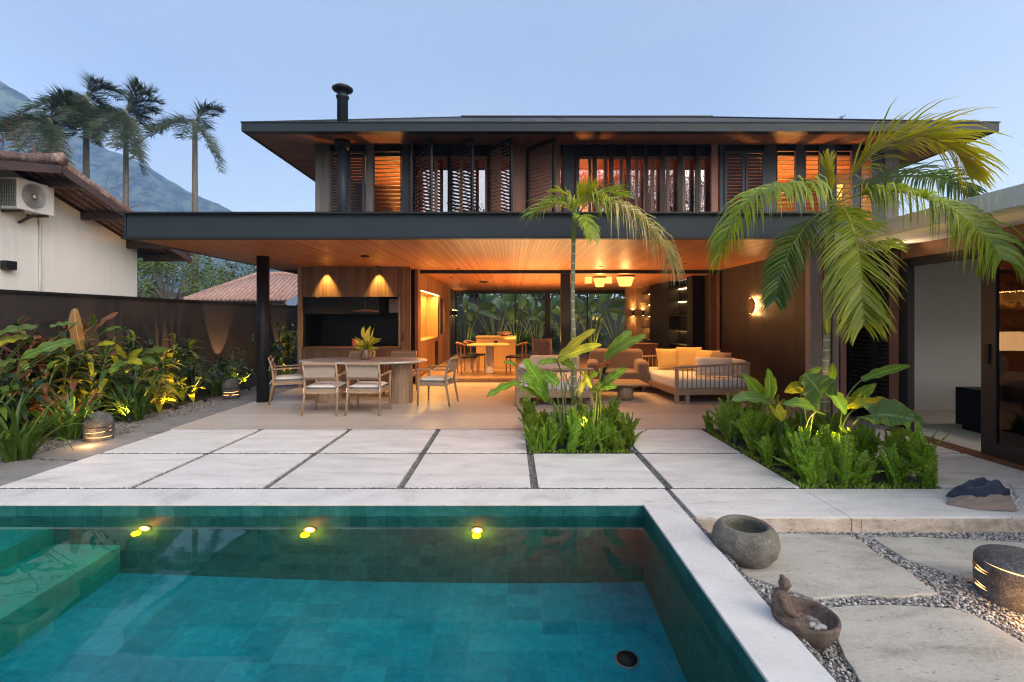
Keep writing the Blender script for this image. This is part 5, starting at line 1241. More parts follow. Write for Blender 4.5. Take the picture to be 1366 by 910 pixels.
# ---- ferns
def fern_clump(seed, nf=11, Lm=.42):
    rnd.seed(seed); m = MB(); rb = MB()
    for i in range(nf):
        az = rnd.uniform(0, 6.28); out = rnd.uniform(.03, .28) * (1 if i > 2 else .3); L = Lm * rnd.uniform(.7, 1.12)
        b_ = V((rnd.uniform(-.04, .04), rnd.uniform(-.04, .04), 0)); dx, dy = math.cos(az), math.sin(az); h_ = (L * L - out * out) ** .5
        pts = [b_] + [b_ + V((dx * out * u ** 1.7, dy * out * u ** 1.7, h_ * (u - .10 * u ** 3 * (out / .2)))) for u in (.35, .7, 1.0)]
        c = bez(pts, 27); N = len(c); rb.tube(c[::3], .003, 4)
        sd0 = V((math.cos(az + 1.57 + rnd.uniform(-.7, .7)), math.sin(az + 1.57), 0)).normalized(); np_ = 34; W_ = .046 * rnd.uniform(.8, 1.15)
        for k in range(np_):
            u = .08 + .92 * k / np_; f_ = u * (N - 1); kk = min(int(f_), N - 2); p = c[kk].lerp(c[kk + 1], f_ - kk); t_ = (c[kk + 1] - c[kk]).normalized()
            ww = W_ * (math.sin(math.pi * (.10 + .86 * u)) ** .5); nn = sd0.cross(t_).normalized()
            for s in (-1, 1):
                d = (sd0 * s + t_ * .65 + nn * rnd.uniform(-.35, .35)).normalized(); hw = t_ * .0075
                m.add([p - hw, p + d * ww * .6 - hw * .9, p + d * ww, p + d * ww * .55 + hw, p + hw], [(0, 1, 2, 3, 4)])
    return m, rb
ferns = []
for s in range(5):
    m, rb = fern_clump(20 + s, 12 + s % 3, (.40, .46, .36, .43, .50)[s]); o = m.build('foliage', M['l_fern']); r2 = rb.build('stems', M['stem']); 
    e_ = empty('fern', '', 'fern', (0, 0, -50)); o.parent = e_; r2.parent = e_; ferns.append(e_)
used = [0] * 5
def put_fern(x, y, z, label, group, s=1.0):
    k = rnd.randrange(5); a = rnd.uniform(0, 6.28)
    if not used[k]:
        o = ferns[k]; used[k] = 1; o.location = (x, y, z); o.rotation_euler = (0, 0, a); o.scale = (s, s, s); o['label'] = label; o['group'] = group
    else:
        o = dup(ferns[k], (x, y, z), a, label, s, group)
    o.rotation_euler = (rnd.uniform(-.22, .22), rnd.uniform(-.22, .22), a)
rnd.seed(77)
gx0, gx1, gy0, gy1 = XS[4] - .0, XS[5] - .03, 5.47, 6.5
for j in range(5):
    for i in range(8): put_fern(gx0 + (gx1 - gx0) * (i + .5 * (j % 2)) / 7.5 + rnd.uniform(-.05, .05), gy0 + (gy1 - gy0) * j / 4.4 + rnd.uniform(-.05, .05), -.012, 'upright bright green fern in the centre planter under the slim palm', 'ferns in the centre planter', rnd.choice((.5, .7, .85, .95, 1.1)))
gx0, gx1, gy0, gy1 = XS[6] + .06, XS[7] - .02, 4.40, 6.45
for j in range(9):
    for i in range(8):
        if j in (3, 4, 5) and i in (3, 4, 5) : continue
        put_fern(gx0 + (gx1 - gx0) * (i + .5 * (j % 2)) / 7.5 + rnd.uniform(-.05, .05), gy0 + (gy1 - gy0) * j / 8 + rnd.uniform(-.05, .05), -.012, 'upright bright green fern in the right planter under the large palm', 'ferns in the right planter', rnd.choice((.5, .7, .85, .95, 1.1, 1.15)))
# tiny ground cover at planter edges
m = MB(); rnd.seed(3)
for (x0, x1, y0, y1, n) in ((XS[6], XS[7], 4.29, 4.42, 500), (XS[4], XS[5] - .05, 5.42, 5.5, 250), (XS[6] - .02, XS[6] + .06, 4.3, 6.4, 350)):
    for i in range(n):
        p = V((rnd.uniform(x0, x1), rnd.uniform(y0, y1), -.012)); a = rnd.uniform(0, 6.28); q = p + V((math.cos(a) * .02, math.sin(a) * .02, rnd.uniform(.01, .045))); m.leaf(p, q, .014, (0, -.4, 1), .1, .1, 2)
tag(m.build('ground_cover', M['l_fern']), 'low weeds along the planter edges', None, None, 'stuff')

# ---- heliconias in the centre planter (leaf ends measured, own depths)
def zm(ox, oy, s): return lambda x, y: (ox + x / s, oy + y / s)
q5 = zm(680, 430, 7.0)
def lfattr(o):
    n_ = len(o.data.vertices); at = o.data.attributes.new('lf', 'FLOAT_VECTOR', 'POINT'); rows = n_ // 3; d_ = []
    for i in range(n_): d_ += [(i // 3) / (rows - 1), (i % 3) - 1.0, 0.0]
    at.data.foreach_set('vector', d_)
def broadplant(name, label, cat, root, leaves, mat, stem_r=.008, kind='paddle', grp=None):
    r = empty(name, label, cat, (0, 0, 0), 0, grp)
    for lf in leaves:
        (x0, y0), (x1, y1), w, D0, D1 = lf[:5]; mt = (lf[5] if len(lf) > 5 else mat).replace('l_dark', 'l_alo').replace('l_', 'v_'); nr = lf[6] if len(lf) > 6 else (.1, -.8, .6); kd = lf[7] if len(lf) > 7 else kind
        p0, p1 = P(x0, y0, D0), P(x1, y1, D1); m = MB(); m.leaf(p0, p1, w, nr, .07, .22, 30, kd, .22 if kd == 'paddle' else .10, rnd.uniform(-.3, .3)); o = m.build('leaf', M[mt], r, True); lfattr(o)
        m = MB(); rt = V(root) + V((rnd.uniform(-.05, .05), rnd.uniform(-.05, .05), 0)); mid = rt.lerp(p0, .55) + V(((rt.x - p0.x) * .25, 0, .12)); m.tube(bez([rt, mid, p0, p0.lerp(p1, .35)], 18), [stem_r * (1 - .035 * k) for k in range(19)], 6); m.build('petiole', M['stem'], o, True)
    return r
rt = G(748, 592, -.01)
broadplant('heliconia', 'heliconia with broad green leaves leaning left, left side of the centre planter', 'plant', rt, [
    (q5(350, 735), q5(130, 340), .19, 5.75, 5.55), (q5(330, 700), q5(112, 490), .15, 5.7, 5.5), (q5(115, 560), q5(-215, 700), .12, 5.55, 5.3, 'l_broad', (0, -.5, .9)), (q5(300, 715), q5(75, 605), .09, 5.7, 5.5),
    (q5(300, 470), q5(455, 590), .17, 5.75, 5.6), (q5(450, 360), q5(250, 390), .09, 5.8, 5.7), (q5(600, 430), q5(450, 350), .13, 5.85, 5.7), (q5(60, 400), q5(-60, 370), .05, 5.6, 5.5)], 'l_broad')
broadplant('heliconia', 'heliconia with two tall yellow lit leaves crossing the palm trunk', 'plant', G(760, 585, -.01), [
    (q5(445, 365), q5(800, 65), .13, 5.75, 5.7, 'l_yellow', (-.4, -.8, .5)), (q5(450, 350), q5(860, 210), .14, 5.7, 5.6, 'l_yellow'), (q5(700, 520), q5(640, 690), .06, 5.7, 5.6, 'l_yellow', (0, -1, .2)), (q5(680, 455), q5(765, 620), .055, 5.7, 5.6, 'l_yellow', (0, -1, .2)), (q5(740, 500), q5(830, 480), .09, 5.75, 5.7)], 'l_broad')
broadplant('heliconia', 'heliconia with long yellow green leaves reaching right, right side of the centre planter', 'plant', G(795, 592, -.01), [
    (q5(900, 335), q5(1135, 75), .13, 5.75, 5.7), (q5(905, 320), q5(1275, 120), .11, 5.7, 5.55), (q5(860, 590), q5(1090, 425), .11, 5.7, 5.6), (q5(850, 620), q5(1000, 600), .10, 5.7, 5.55), (q5(760, 650), q5(880, 560), .08, 5.75, 5.7)], 'l_broad')
# ---- elephant ears in the right planter
q9 = zm(940, 460, 3.207)
rt = V((3.35, 5.15, -.01))
broadplant('elephant_ear', 'elephant ear with a broad round leaf spreading right over the ferns', 'plant', (3.42, 5.1, -.01), [
    (q9(715, 300), q9(905, 325), .40, 4.85, 4.6, 'l_alo', (-.05, -.55, .85), 'heart'), (q9(690, 255), q9(905, 290), .26, 5.1, 5.0, 'l_yellow', (.3, -.3, .9), 'heart'), (q9(672, 150), q9(878, 90), .11, 5.2, 5.1, 'l_broad', (0, -.7, .7), 'paddle'),
    (q9(650, 225), q9(735, 165), .12, 5.2, 5.1, 'l_broad'), (q9(610, 255), q9(700, 265), .22, 5.2, 5.0, 'l_yellow', (0, -.8, .5), 'heart'), (q9(860, 300), q9(950, 345), .18, 5.2, 5.1, 'l_dark', (.3, -.5, .7), 'heart')], 'l_alo', .012, 'heart')
broadplant('elephant_ear', 'elephant ear with upright blue green leaves before the timber posts', 'plant', (3.12, 5.2, -.01), [
    (q9(500, 215), q9(430, 125), .34, 5.0, 5.0, 'l_alo', (-.2, -1, .15), 'heart'), (q9(480, 280), q9(335, 255), .20, 4.95, 4.8, 'l_alo', (0, -.6, .8), 'heart'), (q9(520, 190), q9(600, 300), .22, 5.1, 4.9, 'l_alo', (.4, -.8, .4), 'heart'),
    (q9(400, 175), q9(500, 95), .10, 5.3, 5.2, 'l_broad', (0, -.6, .8), 'paddle'), (q9(410, 180), q9(340, 205), .14, 5.3, 5.2, 'l_yellow'), (q9(540, 150), q9(545, 75), .09, 5.3, 5.3, 'l_broad')], 'l_alo', .012, 'heart')
broadplant('elephant_ear', 'elephant ear with a flat leaf reaching left toward the daybed', 'plant', (2.95, 5.35, -.01), [
    (q9(260, 240), q9(112, 240), .22, 5.15, 5.0, 'l_alo', (0, -.5, .9), 'heart'), (q9(272, 225), q9(270, 100), .16, 5.3, 5.3, 'l_broad', (.3, -1, .1), 'heart'), (q9(235, 215), q9(160, 122), .15, 5.3, 5.2, 'l_broad', (-.3, -.9, .3), 'heart'),
    (q9(300, 270), q9(330, 330), .18, 5.2, 5.1, 'l_yellow', (.3, -.9, .3), 'heart')], 'l_alo', .010, 'heart')
# ---- left garden bed
M['v_bedv'] = m_leaf('veined_bed_leaf', (.03, .07, .012), (.10, .16, .02), .36, .3, 7, None, 13)
M['v_bronze'] = m_leaf('veined_bronze_leaf', (.16, .07, .035), (.30, .16, .07), .38, .4, 7, None, 13)
def strap_clump(label, loc, n, L, w, mat='l_strap', grp=None, seed=0, s=1.0):
    rnd.seed(seed); r = empty('strap_leaf_plant', label, 'plant', loc, 0, grp, s); m = MB()
    for i in range(n):
        az = rnd.uniform(0, 6.28); el = rnd.uniform(-.35, 1.0); l = L * rnd.uniform(.65, 1.15); dx, dy = math.cos(az), math.sin(az); vs = []; N = 9
        wd = V((-dy, dx, 0)); b_ = V((rnd.uniform(-.08, .08) + dx * .04, rnd.uniform(-.08, .08) + dy * .04, 0)); p = V(b_); a = math.pi / 2 - (1 - el) * .55 - .05; dr = rnd.uniform(.10, .42)
        for k in range(N + 1):
            u = k / N; h_ = w / 2 * (1 - u ** 2.2) * (.7 + .6 * min(1, u * 3)) + .001; nn = V((-dx * math.sin(a), -dy * math.sin(a), math.cos(a)))
            vs += [p - wd * h_ + nn * h_ * .35, p, p + wd * h_ + nn * h_ * .35]; p = p + V((dx * math.cos(a), dy * math.cos(a), math.sin(a))) * (l / N); a -= dr * (1.2 * u + .15)
        fs = []
        for k in range(N): q = k * 3; fs += [(q, q + 1, q + 4, q + 3), (q + 1, q + 2, q + 5, q + 4)]
        m.add(vs, fs)
    m.build('foliage', M[mat], r, True); return r
def ginger(label, loc, ns, H_, LL, lw, mat, seed, spread=.3, grp=None, mat2=None, whorl=False, name='ginger_plant', smat='stem', top=False):
    rnd.seed(seed); r = empty(name, label, 'plant', loc, 0, grp); st = MB(); m = MB(); m2 = MB()
    for i in range(ns):
        az = rnd.uniform(0, 6.28); sp_ = spread * rnd.uniform(.2, 1); h_ = H_ * rnd.uniform(.6, 1.05); dx, dy = math.cos(az) * sp_, math.sin(az) * sp_
        c = bez([(dx * .2, dy * .2, 0), (dx * .5, dy * .5, h_ * .5), (dx, dy, h_)], 20); st.tube(c[::4] + [c[-1]], .010, 6); nl = int(h_ / .065)
        u0 = .55 if top else .22; az2 = rnd.uniform(0, 6.28)
        for k in range(nl):
            u = u0 + (1 - u0) * k / max(1, nl - 1); p = c[min(20, int(u * 20))]; a = (az2 + (k % 2) * math.pi + rnd.uniform(-.5, .5)) if not whorl else k * 2.399
            l = LL * rnd.uniform(.8, 1.3) * (.75 + .25 * math.sin(math.pi * u)); el = rnd.uniform(.1, .6) + (.5 if u > .9 else 0)
            d = V((math.cos(a) * math.cos(el), math.sin(a) * math.cos(el), math.sin(el))); tgt = m2 if (mat2 and rnd.random() < .3) else m
            tgt.leaf(p, p + d * l, lw * rnd.uniform(.8, 1.15), (d.x * -.5, d.y * -.5 - .1, 1), .10, .25, 7, 'lance', .06, rnd.uniform(-.4, .4), droop=rnd.uniform(.25, .8))
    st.build('stems', M[smat], r, True); m.build('foliage', M[mat], r, True)
    if m2.v: m2.build('coloured_foliage', M[mat2], r, True)
    return r
def g0(px, py, z=0): p = G(px, py, z); return (p.x, p.y, -.01)
# front straps
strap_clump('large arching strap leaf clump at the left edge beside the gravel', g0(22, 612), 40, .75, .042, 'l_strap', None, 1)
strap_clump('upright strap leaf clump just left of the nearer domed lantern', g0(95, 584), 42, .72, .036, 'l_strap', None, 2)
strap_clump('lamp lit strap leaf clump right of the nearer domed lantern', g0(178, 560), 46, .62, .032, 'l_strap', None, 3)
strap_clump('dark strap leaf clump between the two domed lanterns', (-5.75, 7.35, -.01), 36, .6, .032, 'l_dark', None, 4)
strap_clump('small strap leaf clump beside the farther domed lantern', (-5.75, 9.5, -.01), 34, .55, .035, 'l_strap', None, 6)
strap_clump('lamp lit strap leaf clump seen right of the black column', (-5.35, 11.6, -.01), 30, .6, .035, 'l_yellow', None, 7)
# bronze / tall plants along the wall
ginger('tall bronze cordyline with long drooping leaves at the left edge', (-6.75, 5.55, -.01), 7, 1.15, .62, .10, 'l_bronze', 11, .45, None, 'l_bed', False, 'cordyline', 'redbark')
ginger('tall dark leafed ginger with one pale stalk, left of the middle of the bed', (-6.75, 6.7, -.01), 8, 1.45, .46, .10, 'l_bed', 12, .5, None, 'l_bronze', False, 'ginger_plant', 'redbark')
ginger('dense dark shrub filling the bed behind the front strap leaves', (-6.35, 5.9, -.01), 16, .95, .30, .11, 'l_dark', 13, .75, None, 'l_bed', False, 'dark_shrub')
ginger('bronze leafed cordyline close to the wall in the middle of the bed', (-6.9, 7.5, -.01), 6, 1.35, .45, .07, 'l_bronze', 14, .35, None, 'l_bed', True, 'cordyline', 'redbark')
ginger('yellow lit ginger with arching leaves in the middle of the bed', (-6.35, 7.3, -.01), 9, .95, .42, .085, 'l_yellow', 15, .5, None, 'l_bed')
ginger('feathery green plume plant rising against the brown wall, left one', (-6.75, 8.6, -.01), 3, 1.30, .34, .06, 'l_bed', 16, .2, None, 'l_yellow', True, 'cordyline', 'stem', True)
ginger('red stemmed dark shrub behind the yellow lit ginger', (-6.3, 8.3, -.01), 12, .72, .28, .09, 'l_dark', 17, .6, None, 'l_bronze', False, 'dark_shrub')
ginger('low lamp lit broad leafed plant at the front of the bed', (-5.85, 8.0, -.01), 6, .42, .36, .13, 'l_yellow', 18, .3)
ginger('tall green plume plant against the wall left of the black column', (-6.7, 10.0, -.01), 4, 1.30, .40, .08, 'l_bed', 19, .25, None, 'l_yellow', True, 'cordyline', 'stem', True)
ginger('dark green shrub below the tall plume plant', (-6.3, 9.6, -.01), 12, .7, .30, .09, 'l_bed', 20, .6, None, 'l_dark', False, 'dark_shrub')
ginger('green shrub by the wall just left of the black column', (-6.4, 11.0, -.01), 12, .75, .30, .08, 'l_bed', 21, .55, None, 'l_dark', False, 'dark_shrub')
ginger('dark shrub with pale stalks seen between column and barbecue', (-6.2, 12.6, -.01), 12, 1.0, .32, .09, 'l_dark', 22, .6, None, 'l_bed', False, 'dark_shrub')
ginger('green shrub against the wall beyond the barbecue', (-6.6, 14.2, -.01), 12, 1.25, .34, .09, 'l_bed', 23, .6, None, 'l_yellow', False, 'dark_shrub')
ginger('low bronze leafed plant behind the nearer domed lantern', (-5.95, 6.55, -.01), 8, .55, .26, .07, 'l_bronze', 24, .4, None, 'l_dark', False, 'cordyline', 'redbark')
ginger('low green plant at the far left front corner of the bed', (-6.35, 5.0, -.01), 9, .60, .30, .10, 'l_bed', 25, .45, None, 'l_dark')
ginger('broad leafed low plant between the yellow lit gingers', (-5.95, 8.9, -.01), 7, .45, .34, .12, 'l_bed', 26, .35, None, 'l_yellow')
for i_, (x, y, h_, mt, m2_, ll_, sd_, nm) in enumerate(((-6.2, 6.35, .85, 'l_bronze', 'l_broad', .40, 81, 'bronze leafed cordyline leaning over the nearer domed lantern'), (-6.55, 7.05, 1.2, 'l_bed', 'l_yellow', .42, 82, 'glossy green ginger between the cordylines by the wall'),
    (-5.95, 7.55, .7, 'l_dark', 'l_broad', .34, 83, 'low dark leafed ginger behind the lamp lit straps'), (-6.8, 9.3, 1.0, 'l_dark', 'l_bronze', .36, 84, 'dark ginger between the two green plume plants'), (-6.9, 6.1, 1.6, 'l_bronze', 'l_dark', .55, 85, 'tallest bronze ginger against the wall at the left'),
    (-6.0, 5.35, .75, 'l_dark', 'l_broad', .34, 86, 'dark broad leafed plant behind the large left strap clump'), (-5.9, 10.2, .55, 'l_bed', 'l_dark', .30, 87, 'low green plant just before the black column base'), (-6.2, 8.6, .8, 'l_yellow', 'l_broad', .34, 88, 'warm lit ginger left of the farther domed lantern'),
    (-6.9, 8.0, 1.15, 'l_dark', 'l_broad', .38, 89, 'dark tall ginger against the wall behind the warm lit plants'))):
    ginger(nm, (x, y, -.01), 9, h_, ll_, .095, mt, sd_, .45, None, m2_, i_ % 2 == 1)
# large arching heliconia leaves at the left
z1 = zm(0, 380, 3.79)
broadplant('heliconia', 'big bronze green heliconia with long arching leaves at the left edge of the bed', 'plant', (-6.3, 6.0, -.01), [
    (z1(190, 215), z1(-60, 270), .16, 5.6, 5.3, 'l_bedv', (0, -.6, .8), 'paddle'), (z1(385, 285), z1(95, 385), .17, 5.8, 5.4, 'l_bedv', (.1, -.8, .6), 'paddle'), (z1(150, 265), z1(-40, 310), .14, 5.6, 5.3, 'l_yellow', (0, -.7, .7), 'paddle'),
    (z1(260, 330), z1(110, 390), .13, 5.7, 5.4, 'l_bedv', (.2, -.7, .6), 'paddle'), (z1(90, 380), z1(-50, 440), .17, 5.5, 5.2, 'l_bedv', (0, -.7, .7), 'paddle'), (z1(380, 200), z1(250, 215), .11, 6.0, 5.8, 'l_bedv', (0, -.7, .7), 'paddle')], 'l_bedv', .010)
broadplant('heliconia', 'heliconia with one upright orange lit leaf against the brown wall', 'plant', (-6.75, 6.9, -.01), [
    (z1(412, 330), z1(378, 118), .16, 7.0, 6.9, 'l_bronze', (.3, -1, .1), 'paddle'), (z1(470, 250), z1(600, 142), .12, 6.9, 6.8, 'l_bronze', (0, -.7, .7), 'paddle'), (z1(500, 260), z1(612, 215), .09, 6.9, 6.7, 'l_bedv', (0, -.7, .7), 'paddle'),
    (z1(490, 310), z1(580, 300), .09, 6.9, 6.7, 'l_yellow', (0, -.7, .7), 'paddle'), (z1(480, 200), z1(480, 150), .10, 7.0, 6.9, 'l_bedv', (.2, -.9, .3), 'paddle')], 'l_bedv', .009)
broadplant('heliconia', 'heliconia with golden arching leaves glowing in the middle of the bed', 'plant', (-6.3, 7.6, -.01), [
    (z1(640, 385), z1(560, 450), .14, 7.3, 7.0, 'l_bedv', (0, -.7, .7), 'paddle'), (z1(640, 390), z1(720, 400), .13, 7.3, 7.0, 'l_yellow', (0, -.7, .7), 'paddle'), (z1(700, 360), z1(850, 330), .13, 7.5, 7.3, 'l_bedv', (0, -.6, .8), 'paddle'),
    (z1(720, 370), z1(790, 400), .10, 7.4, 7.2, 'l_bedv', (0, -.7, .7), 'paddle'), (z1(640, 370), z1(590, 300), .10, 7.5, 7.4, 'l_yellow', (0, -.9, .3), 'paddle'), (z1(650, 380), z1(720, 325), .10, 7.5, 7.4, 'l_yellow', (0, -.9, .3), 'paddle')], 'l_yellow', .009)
for i_, (y, e_, lb) in enumerate(((8.6, 30, 'third wall washer spotlight from the far end of the bed'), (10.0, 30, 'second wall washer spotlight from the far end of the bed'), (11.9, 34, 'wall washer spotlight before the black column'), (15.0, 26, 'wall washer spotlight farthest along the bed'))):
    u_ = empty('garden_spotlight', lb, 'spotlight', (-6.80, y, 0), 0, 'wall washers in the left bed'); a = MB(); a.lathe([(.03, 0), (.03, .07), (.026, .07)], n=14); a.build('body', M['black'], u_, True); a = MB(); a.lathe([(.024, .068), (0, .068)], n=14); a.build('lens', M['lamp_hot'], u_)
    lamp('SPOT', 'garden_lamp', (0, 0, .10), e_ * 1.7, (1, .50, .20), .012, u_, None, 46, .35).rotation_euler = V((-.30, .05, 1)).to_track_quat('-Z', 'Y').to_euler()
# garden uplights
for i, (x, y, e_, ty) in enumerate(((-5.50, 6.35, 60, .7), (-5.48, 7.0, 110, .75), (-5.5, 8.0, 100, .8), (-5.5, 8.75, 90, .8), (-5.5, 10.2, 90, .9), (-5.4, 12.0, 60, .8), (-5.7, 13.6, 50, .9))):
    lb = ('nearest the camera', 'second along the bed', 'third along the bed', 'below the left plume plant', 'below the tall plume plant', 'right of the black column', 'at the far end by the barbecue')[i]
    u_ = empty('garden_spotlight', 'small black spotlight in the left bed, ' + lb, 'spotlight', (x, y, 0), 0, 'spotlights in the left bed')
    a = MB(); a.lathe([(.03, 0), (.03, .07), (.026, .07)], n=14, M=Matrix.Rotation(R(-25), 4, 'Y')); a.build('body', M['black'], u_, True); a = MB(); a.lathe([(.024, .066), (0, .066)], n=14, M=Matrix.Rotation(R(-25), 4, 'Y')); a.build('lens', M['lamp_hot'], u_)
    lamp('SPOT', 'garden_lamp', (-.035, 0, .10), e_ * .30, (1, .50, .12), .012, u_, None, 105, .6).rotation_euler = V((-.9, .15 * math.sin(i * 2), ty)).to_track_quat('-Z', 'Y').to_euler()
for (x, y, e_, lb) in ((.80, 5.80, 26, 'small spotlight hidden in the centre planter ferns'), (3.22, 5.05, 26, 'small spotlight hidden in the right planter ferns')):
    u_ = empty('garden_spotlight', lb, 'spotlight', (x, y, 0)); a = MB(); a.lathe([(.03, 0), (.03, .07), (.026, .07)], n=14); a.build('body', M['black'], u_, True); a = MB(); a.lathe([(.024, .068), (0, .068)], n=14); a.build('lens', M['lamp_hot'], u_)
    lamp('SPOT', 'garden_lamp', (0, -.0, .10), e_, (1, .66, .14), .015, u_, None, 110, .8).rotation_euler = V((.05, -.15, 1)).to_track_quat('-Z', 'Y').to_euler()
# ---- rear garden seen through the house
def strelitzia(label, loc, n, H_, seed, mat='l_strel'):
    rnd.seed(seed); r = empty('strelitzia', label, 'plant', loc, 0, 'tall leaves in the rear garden'); s_ = MB(); m = MB()
    for i in range(n):
        a = math.pi * (i + .5) / n + rnd.uniform(-.2, .2); h_ = H_ * rnd.uniform(.5, .8); sp_ = math.cos(a) * H_ * .35; dy = rnd.uniform(-.5, .3)
        p0 = V((sp_ * .7, dy * .7, h_)); d = V((math.cos(a) * .8, dy * .4, math.sin(a) * .9 + .1)).normalized(); L = rnd.uniform(.55, 1.15)
        s_.tube(bez([(sp_ * .1, 0, 0), (sp_ * .3, dy * .3, h_ * .55), p0], 10), .018, 6); m.leaf(p0, p0 + d * L, L * rnd.uniform(.30, .44), (rnd.uniform(-1.1, 1.1), -1, rnd.uniform(-.2, .6)), rnd.uniform(.05, .2), .22, 12, 'lance', .05, rnd.uniform(-.9, .9), droop=rnd.uniform(0, .7))
    s_.build('stems', M['stem'], r, True); m.build('foliage', M[mat], r, True); return r
for i, (x, y, n, h_, w_) in enumerate(((-1.9, 19.9, 8, 2.7, 'at the far left of the glass'), (-.7, 20.2, 9, 2.9, 'behind the island counter, left of it'), (.2, 19.8, 9, 2.7, 'right of the island counter'), (1.0, 20.3, 8, 2.6, 'left of the thin rear column'), (2.3, 20.0, 8, 2.6, 'right of the palm trunk'), (3.2, 19.8, 10, 2.9, 'with the widest fan, above the slatted cabinet'), (4.3, 20.1, 8, 2.6, 'at the far right of the glass'))):
    strelitzia('tall paddle leaved plant in the rear garden, ' + w_, (x, y, -.1), n, h_, 40 + i)
for i, (x, y) in enumerate(((-1.2, 21.6), (.6, 21.8), (1.8, 21.7), (3.7, 21.7))):
    ginger('dark shrub against the rear wall, ' + ('leftmost', 'second from left', 'third from left', 'rightmost')[i], (x, y, -.1), 14, 1.3, .36, .12, 'l_dark', 60 + i, .8, 'shrubs against the rear wall', 'l_broad', False, 'dark_shrub')
for x, y, e_ in ((-1.5, 19.3, 35), (-.2, 19.3, 40), (1.0, 19.3, 35), (2.2, 19.3, 30), (3.4, 19.3, 35)): lamp('SPOT', 'rear_garden_lamp', (x, y, .1), e_, (1, .62, .22), .03, None, (x + .2, y + .9, 2.0), 85, .8)
m = MB(); rnd.seed(9)
# ---- trees
def broad_tree(label, loc, H_, Rr, seed, mat='l_tree', nleaf=5200, ls=.16, name='broadleaf_tree', zc=.62, grp=None, vert=.75):
    rnd.seed(seed); r = empty(name, label, 'tree', loc, 0, grp); t_ = MB(); t_.tube([(0, 0, -.1), (.1, 0, H_ * .3), (.0, .1, H_ * .55)], [.22, .17, .12], 8); cl = []
    for i in range(26):
        a = rnd.uniform(0, 6.28); q = Rr * rnd.uniform(.25, .95); z = H_ * zc + rnd.uniform(-1, 1) * Rr * vert; c = V((math.cos(a) * q, math.sin(a) * q, z)); cl.append((c, Rr * rnd.uniform(.18, .38)))
        t_.tube(bez([(.0, .1, H_ * rnd.uniform(.25, .5)), c * .5 + V((0, 0, H_ * .3)), c], 6), [.07, .06, .05, .04, .03, .02, .01], 5)
    t_.build('trunk', M['bark'], r, True); n = nleaf; vs = np.zeros((n, 4, 3)); k = 0
    for i in range(n):
        c, rr_ = cl[rnd.randrange(len(cl))]; d = V((rnd.gauss(0, 1), rnd.gauss(0, 1), rnd.gauss(0, .8))).normalized(); p = c + d * rr_ * rnd.uniform(.45, 1.1)
        u = V((rnd.gauss(0, 1), rnd.gauss(0, 1), rnd.gauss(0, .6))).normalized(); w_ = u.orthogonal().normalized(); s_ = ls * rnd.uniform(.6, 1.3)
        vs[i] = [p - u * s_ * .5, p + w_ * s_ * .25, p + u * s_ * .5, p - w_ * s_ * .25]
    npmesh('crown', vs.reshape(-1, 3), np.arange(n * 4).reshape(-1, 4), M[mat], r); return r
gt = 'trees beyond the garden wall'
broad_tree('bushy green tree behind the white neighbour house corner', (XP(225, 26), 26, 0), 5.0, 2.5, 1, grp=gt)
broad_tree('bushy olive green tree rising behind the tiled outbuilding roof', (XP(290, 29), 29, 0), 4.7, 2.6, 2, grp=gt)
broad_tree('darker tree low to the right, behind the tiled outbuilding', (XP(365, 30), 30, 0), 4.6, 2.4, 3, 'l_dark', grp=gt)
broad_tree('dark tree filling the gap under the canopy, farthest left of the trees', (XP(190, 33), 33, 0), 5.6, 2.6, 4, 'l_dark', grp=gt)
gb = 'trees behind the rear wall'
for i, x in enumerate((-5.0, -1.6, 1.8, 5.2)): broad_tree('dark tree behind the slate rear wall, ' + ('leftmost', 'second from left', 'third from left', 'rightmost')[i], (x, 25.6, 0), 3.6, 2.3, 5 + i, 'l_dark', 3600, .24, zc=.55, grp=gb, vert=.8)
# bare branched tree at the left edge
def bare_tree(label, loc, H_, seed, mat='bark', depth=6, leaves=None, spread=.55, group=None, r0=.16, name='bare_tree'):
    rnd.seed(seed); r = empty(name, label, 'tree', loc, 0, group); t_ = MB(); tips = []
    def br(p, d, L, rad, k):
        q = [p]
        for j in range(3): d = (d + V((rnd.gauss(0, .12), rnd.gauss(0, .12), rnd.gauss(.02, .08)))).normalized(); q.append(q[-1] + d * L / 3)
        t_.tube(q, [rad, rad * .9, rad * .8, rad * .66], 5 if k > 2 else 3, False)
        if k == 0: tips.append(q[-1]); return
        for j in range(rnd.choice((2, 3, 3))): br(q[-1] if j < 2 else q[2], (d + V((rnd.gauss(0, spread), rnd.gauss(0, spread), rnd.gauss(.05, spread * .6)))).normalized(), L * rnd.uniform(.62, .86), rad * .62, k - 1)
    br(V((0, 0, -.1)), V((0, 0, 1)), H_ * .38, r0, depth); t_.build('trunk', M[mat], r, True)
    if leaves:
        m = MB()
        for p in tips:
            for j in range(leaves * 3): q = p + V((rnd.gauss(0, .2), rnd.gauss(0, .2), rnd.gauss(0, .2))); m.leaf(q, q + V((rnd.gauss(0, .1), rnd.gauss(0, .1), rnd.gauss(0, .1))), .08, (0, 0, 1), .1, .1, 2)
        m.build('crown', M['l_red'], r)
    return r
bare_tree('leafless twiggy tree at the left edge above the neighbour roof', (XP(-12, 24), 24, 0), 8.6, 3, 'redbark', 7, None, .5)
gbk = 'trees behind the pool deck'
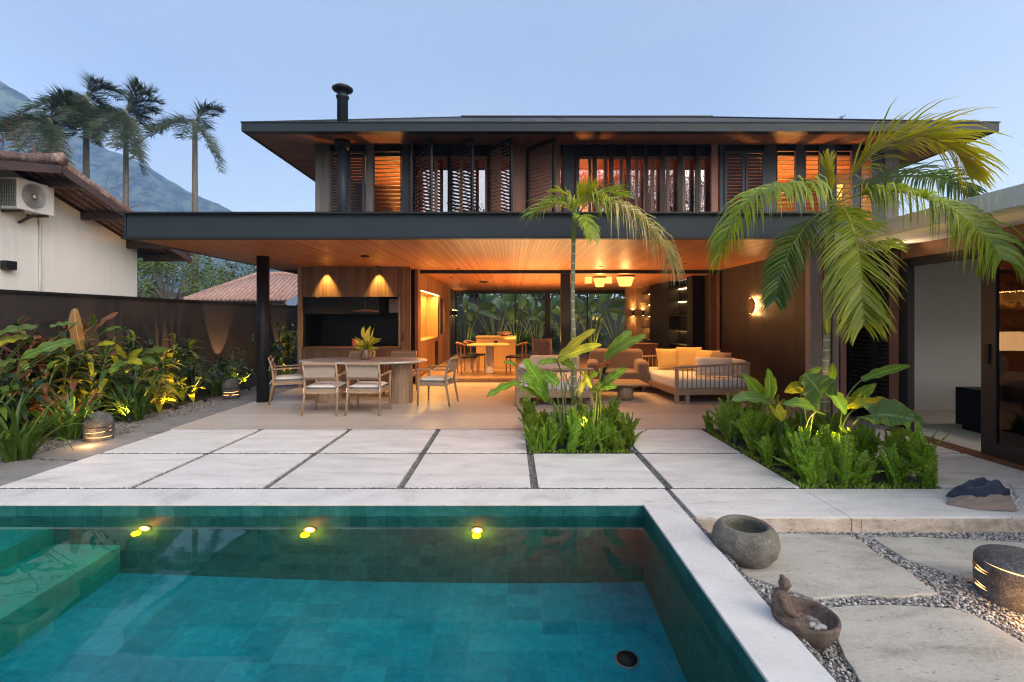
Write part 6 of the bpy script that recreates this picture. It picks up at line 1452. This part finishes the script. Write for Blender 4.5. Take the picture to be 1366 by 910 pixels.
for i, (x, y, h_) in enumerate(((5.2, -13, 10.5), (-2.5, -16, 8.0), (9.5, -14, 11.5), (12.5, -12.5, 10.5))): bare_tree('sparse red leaved tree behind the pool deck, ' + ('nearest the house axis', 'left of centre', 'right of centre', 'farthest right')[i], (x, y, 0), h_, 30 + i, 'redbark', 7, 3, .5, gbk, .14)
# twigs showing over the canopy edge at the left

# ---------------------------------------------------------------- interior lamps (ceiling downlights) and added ceiling fills
def downlight(label, x, y, z, e_, cone=95, aim=None, col=AMBER, grp='downlights in the ceiling'):
    d = empty('ceiling_downlight', label, 'ceiling lamp', (x, y, z), 0, grp); a = MB(); a.lathe([(.045, 0), (.045, -.010), (.03, -.010)], n=16); a.build('trim_ring', M['black'], d, True)
    a = MB(); a.lathe([(.03, -.006), (0, -.007)], n=16); a.build('lens', M['lamp_amber'], d); l_ = lamp('SPOT', 'downlight_lamp', (0, 0, -.03), e_, col, .03, d, None, cone, .9)
    if aim: l_.rotation_euler = (V(aim) - V((x, y, z))).to_track_quat('-Z', 'Y').to_euler()
zi = czb - .041
downlight('recessed downlight above the indoor table', -.5, 12.3, zi, 110, 80)
downlight('recessed downlight above the indoor passage, nearer', -1.6, 12.8, zi, 80, 110)
downlight('recessed downlight above the indoor passage, farther', -1.6, 15.3, zi, 65, 110)
downlight('recessed downlight above the island counter', -.2, 14.0, zi, 80, 100)
downlight('recessed downlight in the middle of the lounge', 1.6, 12.6, zi, 90, 120)
downlight('recessed downlight above the slatted cabinet', 3.4, 13.6, zi, 65, 110)
downlight('recessed downlight at the doorway, left side', -1.2, 10.9, czb - .002, 120, 120)
downlight('recessed downlight at the doorway, between the daybeds', 1.9, 10.4, czb - .002, 75, 110)
downlight('recessed downlight above the right daybed', 3.5, 9.9, czb - .002, 75, 80)
lamp('AREA', 'lounge_ceiling_fill', (1.3, 13.8, .9), 75, AMBER, 3.0, H, (1.3, 13.8, 3))  # added upward fill in mid-air, no cove; brightens the lounge ceiling
lamp('AREA', 'terrace_ceiling_fill', (0.5, 10.6, 1.0), 40, (1, .55, .22), 3.5, H, (.5, 9.8, 3), sy=1.0)  # added terrace fill pointing up, no fitting; warms the canopy boards
